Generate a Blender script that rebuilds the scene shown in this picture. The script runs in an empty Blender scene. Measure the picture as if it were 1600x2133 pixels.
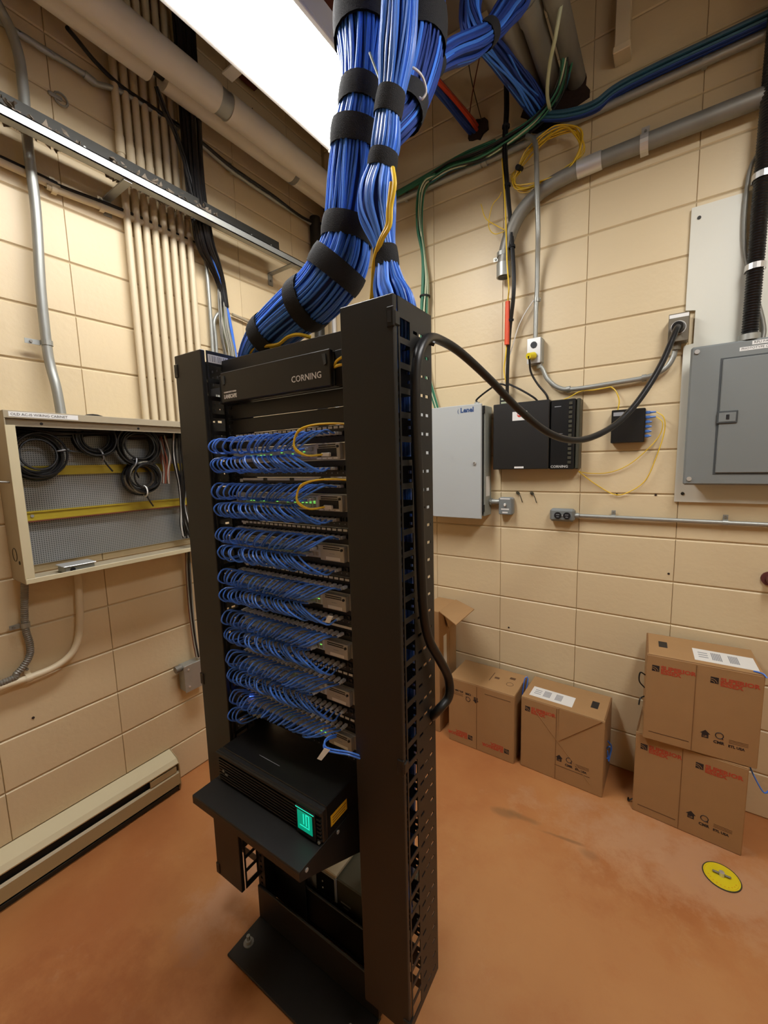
import bpy, bmesh, math, random
from mathutils import Vector, Matrix
random.seed(7)
S = bpy.context.scene
COL = S.collection
# ---------------------------------------------------------------- camera
cam_d = bpy.data.cameras.new('camera'); cam = bpy.data.objects.new('camera', cam_d); COL.objects.link(cam)
cam_d.sensor_fit = 'HORIZONTAL'; cam_d.sensor_width = 36.0; cam_d.lens = 19.1825; cam_d.clip_start = 0.02
cam.matrix_world = Matrix([[0.823353, -0.047733, 0.565519, 2.006009], [0.566945, 0.114416, -0.815771, -2.268865], [-0.025765, 0.992286, 0.121266, 1.604092], [0.0, 0.0, 0.0, 1.0]])
S.camera = cam
# ---------------------------------------------------------------- world, exposure
w = bpy.data.worlds.new('world'); S.world = w; w.use_nodes = True
w.node_tree.nodes['Background'].inputs[0].default_value = (0.9, 0.95, 1.0, 1)
w.node_tree.nodes['Background'].inputs[1].default_value = 0.0
S.view_settings.view_transform = 'Standard'; S.view_settings.look = 'None'
S.view_settings.exposure = 0.03; S.view_settings.gamma = 1.0; S.view_settings.use_curve_mapping = False
if hasattr(S, 'cycles'):
    S.cycles.max_bounces = 6; S.cycles.diffuse_bounces = 4; S.cycles.glossy_bounces = 3; S.cycles.transmission_bounces = 2
    S.cycles.use_adaptive_sampling = True; S.cycles.adaptive_threshold = .06; S.cycles.adaptive_min_samples = 16; S.cycles.caustics_reflective = False; S.cycles.caustics_refractive = False
LAMP = 31.0          # radiance of the lens of the ceiling light in view; the one above the photographer is dimmer
# ---------------------------------------------------------------- materials
def lin(h):
    h = h.lstrip('#'); c = [int(h[i:i+2], 16)/255 for i in (0, 2, 4)]
    return tuple(x/12.92 if x <= .04045 else ((x+.055)/1.055)**2.4 for x in c)
MATS = {}
def M(name, hexc, rough=.5, metal=0.0, var=.08, scale=18.0, bump=0.0, bscale=60.0, rnd=0.0, spec=.5, stretch=None):
    m = bpy.data.materials.new(name); m.use_nodes = True; nt = m.node_tree; N = nt.nodes; L = nt.links
    p = N['Principled BSDF']; c = lin(hexc)
    tc = N.new('ShaderNodeTexCoord'); no = N.new('ShaderNodeTexNoise'); no.inputs['Scale'].default_value = scale; no.inputs['Detail'].default_value = 4
    if stretch:
        mp = N.new('ShaderNodeMapping'); mp.inputs['Scale'].default_value = stretch
        L.new(tc.outputs['Object'], mp.inputs['Vector']); src = mp.outputs['Vector']
    else: src = tc.outputs['Object']
    L.new(src, no.inputs['Vector'])
    mx = N.new('ShaderNodeMix'); mx.data_type = 'RGBA'
    mx.inputs['A'].default_value = (*[x*(1-var) for x in c], 1); mx.inputs['B'].default_value = (*[min(1, x*(1+var)) for x in c], 1)
    L.new(no.outputs['Fac'], mx.inputs['Factor'])
    out = mx.outputs['Result']
    if rnd:
        oi = N.new('ShaderNodeObjectInfo'); hs = N.new('ShaderNodeHueSaturation'); mr = N.new('ShaderNodeMapRange')
        mr.inputs['To Min'].default_value = 1-rnd; mr.inputs['To Max'].default_value = 1+rnd
        L.new(oi.outputs['Random'], mr.inputs['Value']); L.new(mr.outputs['Result'], hs.inputs['Value']); L.new(out, hs.inputs['Color']); out = hs.outputs['Color']
    L.new(out, p.inputs['Base Color'])
    p.inputs['Roughness'].default_value = rough; p.inputs['Metallic'].default_value = metal
    p.inputs['Specular IOR Level'].default_value = spec
    if bump:
        n2 = N.new('ShaderNodeTexNoise'); n2.inputs['Scale'].default_value = bscale; n2.inputs['Detail'].default_value = 5
        L.new(tc.outputs['Object'], n2.inputs['Vector'])
        b = N.new('ShaderNodeBump'); b.inputs['Strength'].default_value = bump; b.inputs['Distance'].default_value = .004
        L.new(n2.outputs['Fac'], b.inputs['Height']); L.new(b.outputs['Normal'], p.inputs['Normal'])
    MATS[name] = m; return m
def E(name, rgb, strength):
    m = M(name, '#0a0c0b', .35); p = m.node_tree.nodes['Principled BSDF']
    p.inputs['Emission Color'].default_value = (*rgb, 1); p.inputs['Emission Strength'].default_value = strength
    if strength < 5 and hasattr(m, 'cycles'): m.cycles.emission_sampling = 'NONE'
    return m
M('wall_paint', '#d3c09c', .45, var=.05, scale=3, bump=.25, bscale=45, rnd=.03)
M('mortar', '#b5a17e', .6, var=.08, scale=12)
M('ceiling_deck', '#8f8478', .7, var=.1, scale=2)
M('black_metal', '#181716', .44, var=.06, scale=6, bump=.08, bscale=700)
M('black_satin', '#131313', .35, var=.1, scale=8)
M('black_matte', '#0b0b0b', .75, var=.2, scale=30)
M('velcro', '#17181c', .9, var=.25, scale=120, bump=.5, bscale=500)
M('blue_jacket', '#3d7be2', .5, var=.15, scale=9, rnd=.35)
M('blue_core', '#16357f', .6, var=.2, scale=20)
M('blue_patch', '#4379dc', .35, var=.1, scale=10, rnd=.3)
M('blue_navy', '#1d3a86', .5, var=.15, scale=10, rnd=.2)
M('yellow_jacket', '#dcb82c', .4, var=.08, rnd=.1)
M('green_jacket', '#2f6f54', .45, var=.12, rnd=.2)
M('pale_jacket', '#b9c2a4', .5, var=.1, rnd=.1)
M('grey_jacket', '#8d8b80', .5, var=.1, rnd=.2)
M('orange_jacket', '#c5462a', .45, var=.1, rnd=.1)
M('brown_jacket', '#6b3524', .5, var=.15, rnd=.2)
M('black_jacket', '#0d0c0e', .4, var=.15, rnd=.15)
M('teal_jacket', '#2b5a74', .45, var=.12, rnd=.2)
M('galvanised', '#9fa19c', .42, .5, var=.12, scale=14)
M('dull_steel', '#84827b', .5, .45, var=.25, scale=9)
M('dark_steel', '#33322e', .5, .5, var=.15, scale=9)
M('steel_bright', '#d0d0ce', .32, .6, var=.06)
M('painted_pipe', '#cfc0a2', .45, var=.06, scale=9, rnd=.03)
M('insulation', '#d6cfc2', .7, var=.07, scale=4, bump=.2, bscale=25)
M('lint', '#7d7264', .95, var=.4, scale=60, bump=.6, bscale=150)
M('cardboard', '#a07c52', .75, var=.06, scale=14, bump=.08, bscale=260)
M('cardboard_edge', '#7a5632', .85, var=.2, scale=120)
M('paper', '#dcdcda', .6, var=.02)
M('label_white', '#e2e2e0', .5, var=.02)
M('print_black', '#231d20', .6, var=.05)
M('print_brown', '#5c4028', .7, var=.05)
M('print_red', '#b2482f', .6, var=.05)
M('print_grey', '#8d9096', .6, var=.1)
M('print_white', '#d8d8d6', .5, var=.03)
M('print_blue', '#2c4a7c', .5, var=.05)
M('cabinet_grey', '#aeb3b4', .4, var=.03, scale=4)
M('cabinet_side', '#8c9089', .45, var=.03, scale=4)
M('panel_grey', '#777c7c', .42, var=.04, scale=5)
M('panel_gap', '#3f4446', .6)
M('board_white', '#d5d4c8', .5, var=.03, scale=3)
M('beige_steel', '#a59a83', .42, var=.06, scale=5)
M('perforated', '#9a9c9c', .42, .5, var=.12, scale=5)
M('rail_yellow', '#b5a236', .35, .3, var=.15, scale=6)
M('heater_enamel', '#cdc3a2', .4, var=.04, scale=6)
M('heater_front', '#a3906a', .42, var=.12, scale=5)
M('switch_silver', '#b5b3ac', .38, .3, var=.04)
M('boot_grey', '#cfd3da', .45, var=.08, rnd=.15)
M('socket_dark', '#15161a', .5)
M('lime_lens', '#8fd37a', .3)
M('olive_case', '#3b3a2e', .5, var=.06)
M('sticker_yellow', '#d7a51c', .45, var=.05)
M('plug_yellow', '#d9c61e', .4, var=.05)
M('sleeve_orange', '#d8502c', .45, var=.06)
M('stop_red', '#c43b2c', .5)
M('housing_white', '#cfcdc8', .45, var=.02)
M('maroon_primer', '#5a2a26', .7, var=.12)
M('hole_dark', '#2b1a12', .95, var=.5, scale=30, bump=.8, bscale=60)
M('connector_blue', '#4a78c4', .4)
M('receptacle_brown', '#6b6353', .45, var=.05)
E('lens_glow', (1.0, .98, .95), LAMP)
E('lens_glow_dim', (1.0, .98, .95), LAMP*.9)
E('screen_green', (.0, .50, .28), .55)
E('screen_bright', (.02, .95, .62), .9)
E('led_green', (.25, 1.0, .15), .9)
E('led_blue', (.05, .15, 1.0), 3.0)
def floor_mat():
    m = bpy.data.materials.new('floor_paint'); m.use_nodes = True; nt = m.node_tree; N = nt.nodes; L = nt.links; p = N['Principled BSDF']
    tc = N.new('ShaderNodeTexCoord')
    def noise(sc, det, rough=.6):
        n = N.new('ShaderNodeTexNoise'); n.inputs['Scale'].default_value = sc; n.inputs['Detail'].default_value = det; n.inputs['Roughness'].default_value = rough
        L.new(tc.outputs['Object'], n.inputs['Vector']); return n
    def ramp(src, stops):
        r = N.new('ShaderNodeValToRGB'); e = r.color_ramp.elements
        e[0].position, e[0].color = stops[0][0], (*stops[0][1], 1); e[1].position, e[1].color = stops[1][0], (*stops[1][1], 1)
        for s in stops[2:]:
            q = e.new(s[0]); q.color = (*s[1], 1)
        L.new(src, r.inputs['Fac']); return r
    big = ramp(noise(1.7, 5).outputs['Fac'], [(.30, lin('#a4653a')), (.70, lin('#ba8250'))])
    worn = ramp(noise(5.5, 8, .7).outputs['Fac'], [(.60, (0, 0, 0)), (.72, (1, 1, 1))])
    mx = N.new('ShaderNodeMix'); mx.data_type = 'RGBA'; mx.inputs['B'].default_value = (*lin('#bd9068'), 1)
    s = N.new('ShaderNodeMath'); s.operation = 'MULTIPLY'; s.inputs[1].default_value = .55
    L.new(worn.outputs['Color'], s.inputs[0]); L.new(s.outputs[0], mx.inputs['Factor']); L.new(big.outputs['Color'], mx.inputs['A'])
    st = ramp(noise(9, 8, .75).outputs['Fac'], [(.66, (0, 0, 0)), (.74, (1, 1, 1))])
    s2 = N.new('ShaderNodeMath'); s2.operation = 'MULTIPLY'; s2.inputs[1].default_value = .5
    L.new(st.outputs['Color'], s2.inputs[0])
    m2 = N.new('ShaderNodeMix'); m2.data_type = 'RGBA'; m2.inputs['B'].default_value = (*lin('#7d4a2a'), 1)
    L.new(s2.outputs[0], m2.inputs['Factor']); L.new(mx.outputs['Result'], m2.inputs['A'])
    out = m2.outputs['Result']; wob = noise(7, 7, .7)
    def patch(cx, cy, sx, sy, rot, hexc, amt):
        nonlocal out
        mp = N.new('ShaderNodeMapping'); mp.vector_type = 'TEXTURE'; mp.inputs['Location'].default_value = (cx, cy, 0); mp.inputs['Scale'].default_value = (sx, sy, 1); mp.inputs['Rotation'].default_value = (0, 0, rot)
        L.new(tc.outputs['Object'], mp.inputs['Vector'])
        ln = N.new('ShaderNodeVectorMath'); ln.operation = 'LENGTH'; L.new(mp.outputs['Vector'], ln.inputs[0])
        ad = N.new('ShaderNodeMath'); ad.operation = 'MULTIPLY_ADD'; ad.inputs[1].default_value = 2.4; L.new(wob.outputs['Fac'], ad.inputs[0]); L.new(ln.outputs['Value'], ad.inputs[2])
        mr = N.new('ShaderNodeMapRange'); mr.inputs['From Min'].default_value = 2.05; mr.inputs['From Max'].default_value = 1.45; mr.inputs['To Min'].default_value = 0; mr.inputs['To Max'].default_value = amt
        L.new(ad.outputs[0], mr.inputs['Value'])
        mm = N.new('ShaderNodeMix'); mm.data_type = 'RGBA'; mm.inputs['B'].default_value = (*lin(hexc), 1)
        L.new(mr.outputs['Result'], mm.inputs['Factor']); L.new(out, mm.inputs['A']); out = mm.outputs['Result']
    patch(2.15, -.45, .75, .30, 0, '#c29a78', .6); patch(1.75, -1.0, 1.1, .6, .2, '#bd8a58', .5)      # paler worn paint by the cartons
    patch(.72, -1.52, .16, .26, .2, '#c59a7c', .7); patch(.55, -1.25, .30, .12, .7, '#bd8c66', .4)
    patch(.75, -1.95, .55, .30, .5, '#8f4f2a', .55); patch(.35, -1.75, .3, .35, 0, '#a06238', .45)
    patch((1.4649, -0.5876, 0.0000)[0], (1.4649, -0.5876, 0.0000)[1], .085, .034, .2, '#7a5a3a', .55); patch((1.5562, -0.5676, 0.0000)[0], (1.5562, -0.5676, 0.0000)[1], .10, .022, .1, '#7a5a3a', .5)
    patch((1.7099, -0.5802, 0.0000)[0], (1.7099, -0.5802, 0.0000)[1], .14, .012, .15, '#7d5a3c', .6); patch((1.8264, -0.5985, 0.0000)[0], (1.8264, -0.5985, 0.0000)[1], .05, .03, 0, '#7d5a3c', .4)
    L.new(out, p.inputs['Base Color'])
    rr = N.new('ShaderNodeMapRange'); rr.inputs['To Min'].default_value = .26; rr.inputs['To Max'].default_value = .48
    L.new(noise(4, 6).outputs['Fac'], rr.inputs['Value']); L.new(rr.outputs['Result'], p.inputs['Roughness'])
    b = N.new('ShaderNodeBump'); b.inputs['Strength'].default_value = .25; b.inputs['Distance'].default_value = .004
    L.new(noise(16, 6).outputs['Fac'], b.inputs['Height']); L.new(b.outputs['Normal'], p.inputs['Normal'])
    MATS['floor_paint'] = m
floor_mat()
def perforate(name, pitch, hexa, hexb):
    m = MATS[name]; nt = m.node_tree; N = nt.nodes; L = nt.links; p = N['Principled BSDF']
    tc = N.new('ShaderNodeTexCoord'); v = N.new('ShaderNodeTexVoronoi'); v.inputs['Scale'].default_value = 1/pitch; v.inputs['Randomness'].default_value = 0.0
    L.new(tc.outputs['Object'], v.inputs['Vector'])
    r = N.new('ShaderNodeValToRGB'); r.color_ramp.elements[0].position = .28; r.color_ramp.elements[1].position = .34
    r.color_ramp.elements[0].color = (*lin(hexb), 1); r.color_ramp.elements[1].color = (*lin(hexa), 1)
    L.new(v.outputs['Distance'], r.inputs['Fac']); L.new(r.outputs['Color'], p.inputs['Base Color'])
perforate('perforated', .0075, '#9da0a0', '#5a5d5f')
# ---------------------------------------------------------------- mesh builder
class MB:
    def __init__(s): s.v = []; s.f = []; s.sm = False
    def add(s, v, f):
        o = len(s.v); s.v += [tuple(x) for x in v]; s.f += [tuple(i+o for i in q) for q in f]; return s
    def box(s, lo, hi, c=0.0):
        (x0, y0, z0), (x1, y1, z1) = lo, hi
        if x0 > x1: x0, x1 = x1, x0
        if y0 > y1: y0, y1 = y1, y0
        if z0 > z1: z0, z1 = z1, z0
        if not c:
            return s.add([(x0,y0,z0),(x1,y0,z0),(x1,y1,z0),(x0,y1,z0),(x0,y0,z1),(x1,y0,z1),(x1,y1,z1),(x0,y1,z1)],
                         [(0,3,2,1),(4,5,6,7),(0,1,5,4),(1,2,6,5),(2,3,7,6),(3,0,4,7)])
        c = min(c, (x1-x0)*.45, (y1-y0)*.45, (z1-z0)*.45)
        V = []; idx = {}
        X = (x0, x1); Y = (y0, y1); Z = (z0, z1)
        for i in (0, 1):
            for j in (0, 1):
                for k in (0, 1):
                    d = [(1 if q == 0 else -1)*c for q in (i, j, k)]
                    for a in range(3):
                        p = [X[i], Y[j], Z[k]]
                        for b in range(3):
                            if b != a: p[b] += d[b]
                        idx[i, j, k, a] = len(V); V.append(p)
        F = []
        for a in range(3):
            b, cc = (a+1) % 3, (a+2) % 3
            for e in (0, 1):
                q = []
                for (m, n) in ((0,0),(1,0),(1,1),(0,1)):
                    t = [0,0,0]; t[a] = e; t[b] = m; t[cc] = n; q.append(idx[t[0],t[1],t[2],a])
                F.append(tuple(q if e else q[::-1]))
        for a in range(3):
            b, cc = (a+1) % 3, (a+2) % 3
            for m in (0, 1):
                for n in (0, 1):
                    t0 = [0,0,0]; t1 = [0,0,0]; t1[a] = 1
                    for t in (t0, t1): t[b] = m; t[cc] = n
                    q = [idx[t0[0],t0[1],t0[2],b], idx[t1[0],t1[1],t1[2],b], idx[t1[0],t1[1],t1[2],cc], idx[t0[0],t0[1],t0[2],cc]]
                    F.append(tuple(q if (m == n) == 0 else q[::-1]))
        for i in (0, 1):
            for j in (0, 1):
                for k in (0, 1):
                    q = [idx[i,j,k,a] for a in range(3)]; F.append(tuple(q if (i+j+k) % 2 else q[::-1]))
        return s.add(V, F)
    def prism(s, poly, axis, a, b):
        # poly: 2D outline in the other two axes (in x,y,z order), extruded along axis from a to b
        n = len(poly); V = []
        for t in (a, b):
            for (p, q) in poly:
                V.append((t, p, q) if axis == 0 else (p, t, q) if axis == 1 else (p, q, t))
        F = [tuple(range(n))[::-1], tuple(range(n, 2*n))] + [(i, (i+1) % n, n+(i+1) % n, n+i) for i in range(n)]
        return s.add(V, F)
    def cyl(s, c0, c1, r, n=14, r1=None, cap=True):
        c0 = Vector(c0); c1 = Vector(c1); d = (c1-c0).normalized(); r1 = r if r1 is None else r1
        u = d.orthogonal().normalized(); w_ = d.cross(u); V = []
        for (c, q) in ((c0, r), (c1, r1)):
            for i in range(n):
                a = 2*math.pi*i/n; V.append(c+u*math.cos(a)*q+w_*math.sin(a)*q)
        F = [(i, (i+1) % n, n+(i+1) % n, n+i) for i in range(n)]
        if cap: F += [tuple(range(n))[::-1], tuple(range(n, 2*n))]
        s.sm = True
        return s.add(V, F)
    def tube(s, pts, r, n=8, rad=None, cap=True, hollow=False):
        P = [Vector(p) for p in pts]; T = []
        for i in range(len(P)):
            a = P[max(i-1, 0)]; b = P[min(i+1, len(P)-1)]; T.append((b-a).normalized())
        u = T[0].orthogonal().normalized(); V = []
        for i, p in enumerate(P):
            if i:
                q = T[i-1].rotation_difference(T[i]); u = q @ u
                u = (u - T[i]*u.dot(T[i])).normalized()
            w_ = T[i].cross(u); rr = rad[i] if rad else r
            for k in range(n):
                a = 2*math.pi*k/n; V.append(p+u*math.cos(a)*rr+w_*math.sin(a)*rr)
        F = []
        for i in range(len(P)-1):
            for k in range(n):
                F.append((i*n+k, i*n+(k+1) % n, (i+1)*n+(k+1) % n, (i+1)*n+k))
        if cap: F += [tuple(range(n))[::-1], tuple(range((len(P)-1)*n, len(P)*n))]
        s.sm = True
        return s.add(V, F)
    def ring(s, c, axis, r, t, n=24, m=6):
        c = Vector(c); ax = Vector(axis).normalized(); u = ax.orthogonal().normalized(); w_ = ax.cross(u); V = []; F = []
        for i in range(n):
            a = 2*math.pi*i/n; d = u*math.cos(a)+w_*math.sin(a)
            for k in range(m):
                b = 2*math.pi*k/m; V.append(c+d*(r+t*math.cos(b))+ax*t*math.sin(b))
        for i in range(n):
            for k in range(m):
                F.append((i*m+k, ((i+1) % n)*m+k, ((i+1) % n)*m+(k+1) % m, i*m+(k+1) % m))
        s.sm = True
        return s.add(V, F)
    def plate(s, us, vs, hole, t0, t1, axis):
        # perforated plate: grid lines us, vs; hole(i,j) -> True leaves the cell open; thickness t0..t1 along axis
        def P(t, a, b): return (t, a, b) if axis == 0 else (a, t, b) if axis == 1 else (a, b, t)
        nu, nv = len(us)-1, len(vs)-1; V = []; F = []; ix = {}
        def vid(k, i, j):
            if (k, i, j) not in ix: ix[k, i, j] = len(V); V.append(P((t0, t1)[k], us[i], vs[j]))
            return ix[k, i, j]
        sol = lambda i, j: 0 <= i < nu and 0 <= j < nv and not hole(i, j)
        for i in range(nu):
            for j in range(nv):
                if not sol(i, j): continue
                F.append((vid(0,i,j), vid(0,i,j+1), vid(0,i+1,j+1), vid(0,i+1,j)))
                F.append((vid(1,i,j), vid(1,i+1,j), vid(1,i+1,j+1), vid(1,i,j+1)))
                if not sol(i-1, j): F.append((vid(0,i,j), vid(1,i,j), vid(1,i,j+1), vid(0,i,j+1)))
                if not sol(i+1, j): F.append((vid(0,i+1,j), vid(0,i+1,j+1), vid(1,i+1,j+1), vid(1,i+1,j)))
                if not sol(i, j-1): F.append((vid(0,i,j), vid(0,i+1,j), vid(1,i+1,j), vid(1,i,j)))
                if not sol(i, j+1): F.append((vid(0,i,j+1), vid(1,i,j+1), vid(1,i+1,j+1), vid(0,i+1,j+1)))
        return s.add(V, F)
    def mesh(s, name, mat, off=(0, 0, 0)):
        me = bpy.data.meshes.new(name); o = Vector(off)
        me.from_pydata([Vector(p)-o for p in s.v], [], s.f)
        bm = bmesh.new(); bm.from_mesh(me); bmesh.ops.recalc_face_normals(bm, faces=bm.faces); bm.to_mesh(me); bm.free()
        if s.sm:
            me.polygons.foreach_set('use_smooth', [True]*len(me.polygons))
            me.set_sharp_from_angle(angle=math.radians(40))
        me.materials.append(MATS[mat]); me.update(); return me
def smooth(pts, k=6):
    P = [Vector(p) for p in pts]; out = []
    for i in range(len(P)-1):
        p0 = P[i-1] if i else P[0]*2-P[1]; p1 = P[i]; p2 = P[i+1]; p3 = P[i+2] if i+2 < len(P) else P[-1]*2-P[-2]
        for j in range(k):
            t = j/k; out.append(.5*((2*p1)+(p2-p0)*t+(2*p0-5*p1+4*p2-p3)*t*t+(3*p1-p0-3*p2+p3)*t**3))
    out.append(P[-1]); return out
def lerp(a, b, t): return a+(b-a)*t
# ---------------------------------------------------------------- things
RO = Vector((1.1413, -1.4810, 0.0)); RT = 0.02262          # rack origin on the floor, turn about z
RM = Matrix.Rotation(RT, 4, 'Z'); RM.translation = RO
def rw(p): return RM @ Vector(p)
class Thing:
    """one top-level object: an Empty (or a mesh) at the base; parts are built in room or rack coordinates"""
    def __init__(s, name, label, cat, base=(0,0,0), group=None, rack=False, kind=None, mb=None, mat=None):
        s.base = Vector(base)
        o = bpy.data.objects.new(name, mb.mesh(name, mat, s.base) if mb else None)
        if rack: o.location = rw(base); o.rotation_euler = (0, 0, RT)
        else: o.location = base
        COL.objects.link(o); s.o = o
        if label: o['label'] = label
        if cat: o['category'] = cat
        if group: o['group'] = group
        if kind: o['kind'] = kind
        if o.type == 'EMPTY': o.empty_display_size = .02
    def part(s, name, mb, mat, parent=None, label=None, kind=None):
        o = bpy.data.objects.new(name, mb.mesh(name, mat, s.base)); COL.objects.link(o); o.parent = parent or s.o
        if label: o['label'] = label
        if kind: o['kind'] = kind
        return o
    def inst(s, name, me, loc, parent=None, rot=None):
        o = bpy.data.objects.new(name, me); COL.objects.link(o); o.parent = parent or s.o
        o.location = Vector(loc)-s.base
        if rot: o.rotation_euler = rot
        return o
    def text(s, body, size, at, right, up, mat, parent=None, name='lettering', align='LEFT', sx=1.0, bold=0.0):
        me = text_mesh(body, size, align, mat, sx, bold)
        o = bpy.data.objects.new(name, me); COL.objects.link(o); o.parent = parent or s.o
        r = Vector(right).normalized(); u = Vector(up).normalized(); n = r.cross(u)
        mtx = Matrix((r, u, n)).transposed().to_4x4(); mtx.translation = Vector(at)-s.base
        o.matrix_local = mtx; return o
TXT = {}
def text_mesh(body, size, align, mat, sx, bold):
    k = (body, size, align, mat, sx, bold)
    if k in TXT: return TXT[k]
    cu = bpy.data.curves.new('lettering', 'FONT'); cu.body = body; cu.size = size; cu.align_x = align; cu.extrude = .0002; cu.resolution_u = 2; cu.offset = bold
    o = bpy.data.objects.new('lettering', cu); COL.objects.link(o)
    dg = bpy.context.evaluated_depsgraph_get(); me = bpy.data.meshes.new_from_object(o.evaluated_get(dg))
    bpy.data.objects.remove(o); bpy.data.curves.remove(cu)
    if sx != 1:
        for v in me.vertices: v.co.x *= sx
    me.materials.clear(); me.materials.append(MATS[mat]); me.name = 'lettering'
    TXT[k] = me; return me
def struct(name, mb, mat, base=(0,0,0), label=None, cat=None): return Thing(name, label, cat, base, kind='structure', mb=mb, mat=mat)
# ================================================================ the room
RX1, RY0, RZ = 3.7, -3.9, 3.86
GX, GZ = .4064, .2032
struct('floor', MB().box((-.25, RY0-.2, -.15), (RX1+.2, .25, 0)), 'floor_paint', label='worn reddish brown painted concrete floor', cat='floor')
struct('ceiling', MB().box((-.25, RY0-.2, RZ), (RX1+.2, .25, RZ+.15)), 'ceiling_deck', label='dim grey roof deck above the ceiling lights', cat='ceiling')
wall_back = struct('wall_back', MB().box((-.25, .005, 0), (RX1+.2, .22, RZ)), 'mortar', label='cream painted block wall behind the cardboard boxes', cat='wall')
wall_left = struct('wall_left', MB().box((-.22, RY0-.2, 0), (-.005, .003, RZ)), 'mortar', label='cream painted block wall behind the open wiring cabinet', cat='wall')
struct('wall_right', MB().box((RX1, RY0, 0), (RX1+.2, 0, RZ)), 'wall_paint', label='cream painted wall out of view beside the electrical panel', cat='wall')
struct('wall_front', MB().box((0, RY0-.2, 0), (RX1, RY0, RZ)), 'wall_paint', label='cream painted wall out of view behind the photographer', cat='wall')
BLK = {}
def block_mesh(L, H):
    k = (round(L, 4), round(H, 4))
    if k not in BLK:
        g, gz, cx, cz, d = .0007, .0024, .0012, .0044, .0040
        a, b = g, L-g; c, e = gz, H-gz
        V = [(a,.02,c),(b,.02,c),(b,.02,e),(a,.02,e),(a,d,c),(b,d,c),(b,d,e),(a,d,e),(a+cx,0,c+cz),(b-cx,0,c+cz),(b-cx,0,e-cz),(a+cx,0,e-cz)]
        F = [(8,9,10,11)]+[(4+i,4+(i+1)%4,8+(i+1)%4,8+i) for i in range(4)]+[(i,(i+1)%4,4+(i+1)%4,4+i) for i in range(4)]
        BLK[k] = MB().add(V, F).mesh('concrete_block', 'wall_paint')
    return BLK[k]
zs = [0]+[k*GZ for k in range(1, 19)]+[RZ]
for i in range(10):
    x0 = .0202+i*GX-GX if i else 0.0; x1 = min(.0202+i*GX, RX1)
    if i == 0: continue
    for j in range(len(zs)-1):
        wall_back.inst('concrete_block', block_mesh(x1-x0, zs[j+1]-zs[j]), (x0, 0, zs[j]))
ys = [0, .3139]+[.3139+k*GX for k in range(1, 9)]+[3.9]
zl = [0]+[k*GZ-.012 for k in range(1, 20)]; zl[-1] = RZ
for i in range(len(ys)-1):
    for j in range(len(zl)-1):
        wall_left.inst('concrete_block', block_mesh(ys[i+1]-ys[i], zl[j+1]-zl[j]), (0, -ys[i+1], zl[j]), rot=(0, 0, math.pi/2))
# ---------------------------------------------------------------- ceiling lights (lamps of the room)
def ceiling_light(x, y0, y1, label, glow, wrap):
    z = 3.0; xm = x; hw = .17
    t = Thing('ceiling_light', label, 'ceiling light', (x, (y0+y1)/2, z+.1), group='ceiling lights')
    t.part('housing', MB().box((xm-hw, y0-.02, z+wrap), (xm+hw, y1+.02, z+.10), .004), 'housing_white')
    t.part('lens', MB().prism([(xm-.150, z), (xm+.140, z), (xm+.152, z+wrap), (xm-.152, z+wrap)], 1, y0, y1), glow, label='glowing white lens')
    for sg in (-1, 1): t.part('lens_frame', MB().box((xm+sg*.153, y0-.02, z+wrap-.010), (xm+sg*hw, y1+.02, z+wrap+.004), .002), 'housing_white')
    for s_ in (0, 1):
        yy = (y1, y0-.02)[s_]; t.part('end_cap', MB().box((xm-hw, yy, z-.004), (xm+hw, yy+.02, z+.05), .003), 'housing_white')
    t.part('maker_label', MB().box((xm-.05, y1+.0195, z+.02), (xm+.03, y1+.0215, z+.05)), 'print_grey')
    for yy in (y0+.2, y1-.2): t.part('hanger_rod', MB().cyl((xm, yy, z+.1), (xm, yy, RZ-.005), .006, 8), 'dull_steel')
    return t
ceiling_light(.845, -1.94, -.72, 'glowing fluorescent ceiling light above the blue cable bundles', 'lens_glow', .014)
ceiling_light(2.55, -1.94, -.72, 'fluorescent ceiling light out of view above the photographer', 'lens_glow_dim', .045)
# fixture tab seen beside the insulated pipe
t = Thing('roof_beam', 'maroon primed steel roof beam crossing above the ceiling light', 'beam', (1.8, -.62, RZ-.2)); t.part('web', MB().box((.02, -.625, RZ-.19), (RX1-.02, -.615, RZ-.01)), 'maroon_primer')
for zz in (RZ-.2, RZ-.012): t.part('flange', MB().box((.02, -.68, zz), (RX1-.02, -.56, zz+.011)), 'maroon_primer')
# ---------------------------------------------------------------- insulated pipes along wall_left
t = Thing('insulated_pipe', 'thick cream insulated pipe nearest the ceiling light', 'pipe', (.30, -1.9, 3.205), group='insulated pipes')
t.part('jacket', MB().cyl((.30, RY0+.02, 3.205), (.30, -1.02, 3.205), .058, 24), 'insulation')
t.part('jacket', MB().cyl((.30, -.96, 3.205), (.30, -.01, 3.205), .056, 24), 'insulation')
t.part('foil_collar', MB().cyl((.30, -1.03, 3.205), (.30, -.95, 3.205), .052, 24), 'galvanised', label='crumpled silver foil joint')
t = Thing('insulated_pipe', 'cream insulated pipe with a gap in its jacket beside the block wall', 'pipe', (.17, -1.9, 3.25), group='insulated pipes')
t.part('jacket', MB().cyl((.17, RY0+.02, 3.25), (.17, -1.235, 3.25), .055, 24), 'insulation')
t.part('jacket', MB().cyl((.17, -1.175, 3.25), (.17, -.01, 3.25), .055, 24), 'insulation')
t.part('inner_pipe', MB().cyl((.17, -1.25, 3.25), (.17, -1.16, 3.25), .02, 14), 'dark_steel')
t.part('tape_band', MB().cyl((.17, -.46, 3.25), (.17, -.43, 3.25), .0565, 24), 'dull_steel')
t = Thing('pipe_hanger', 'small cream bent metal hanger between insulated pipe and ceiling light', 'bracket', (.42, -1.0, 3.24))
t.part('flange', MB().box((.37, -1.03, 3.255), (.50, -.98, 3.262)), 'housing_white')
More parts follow.
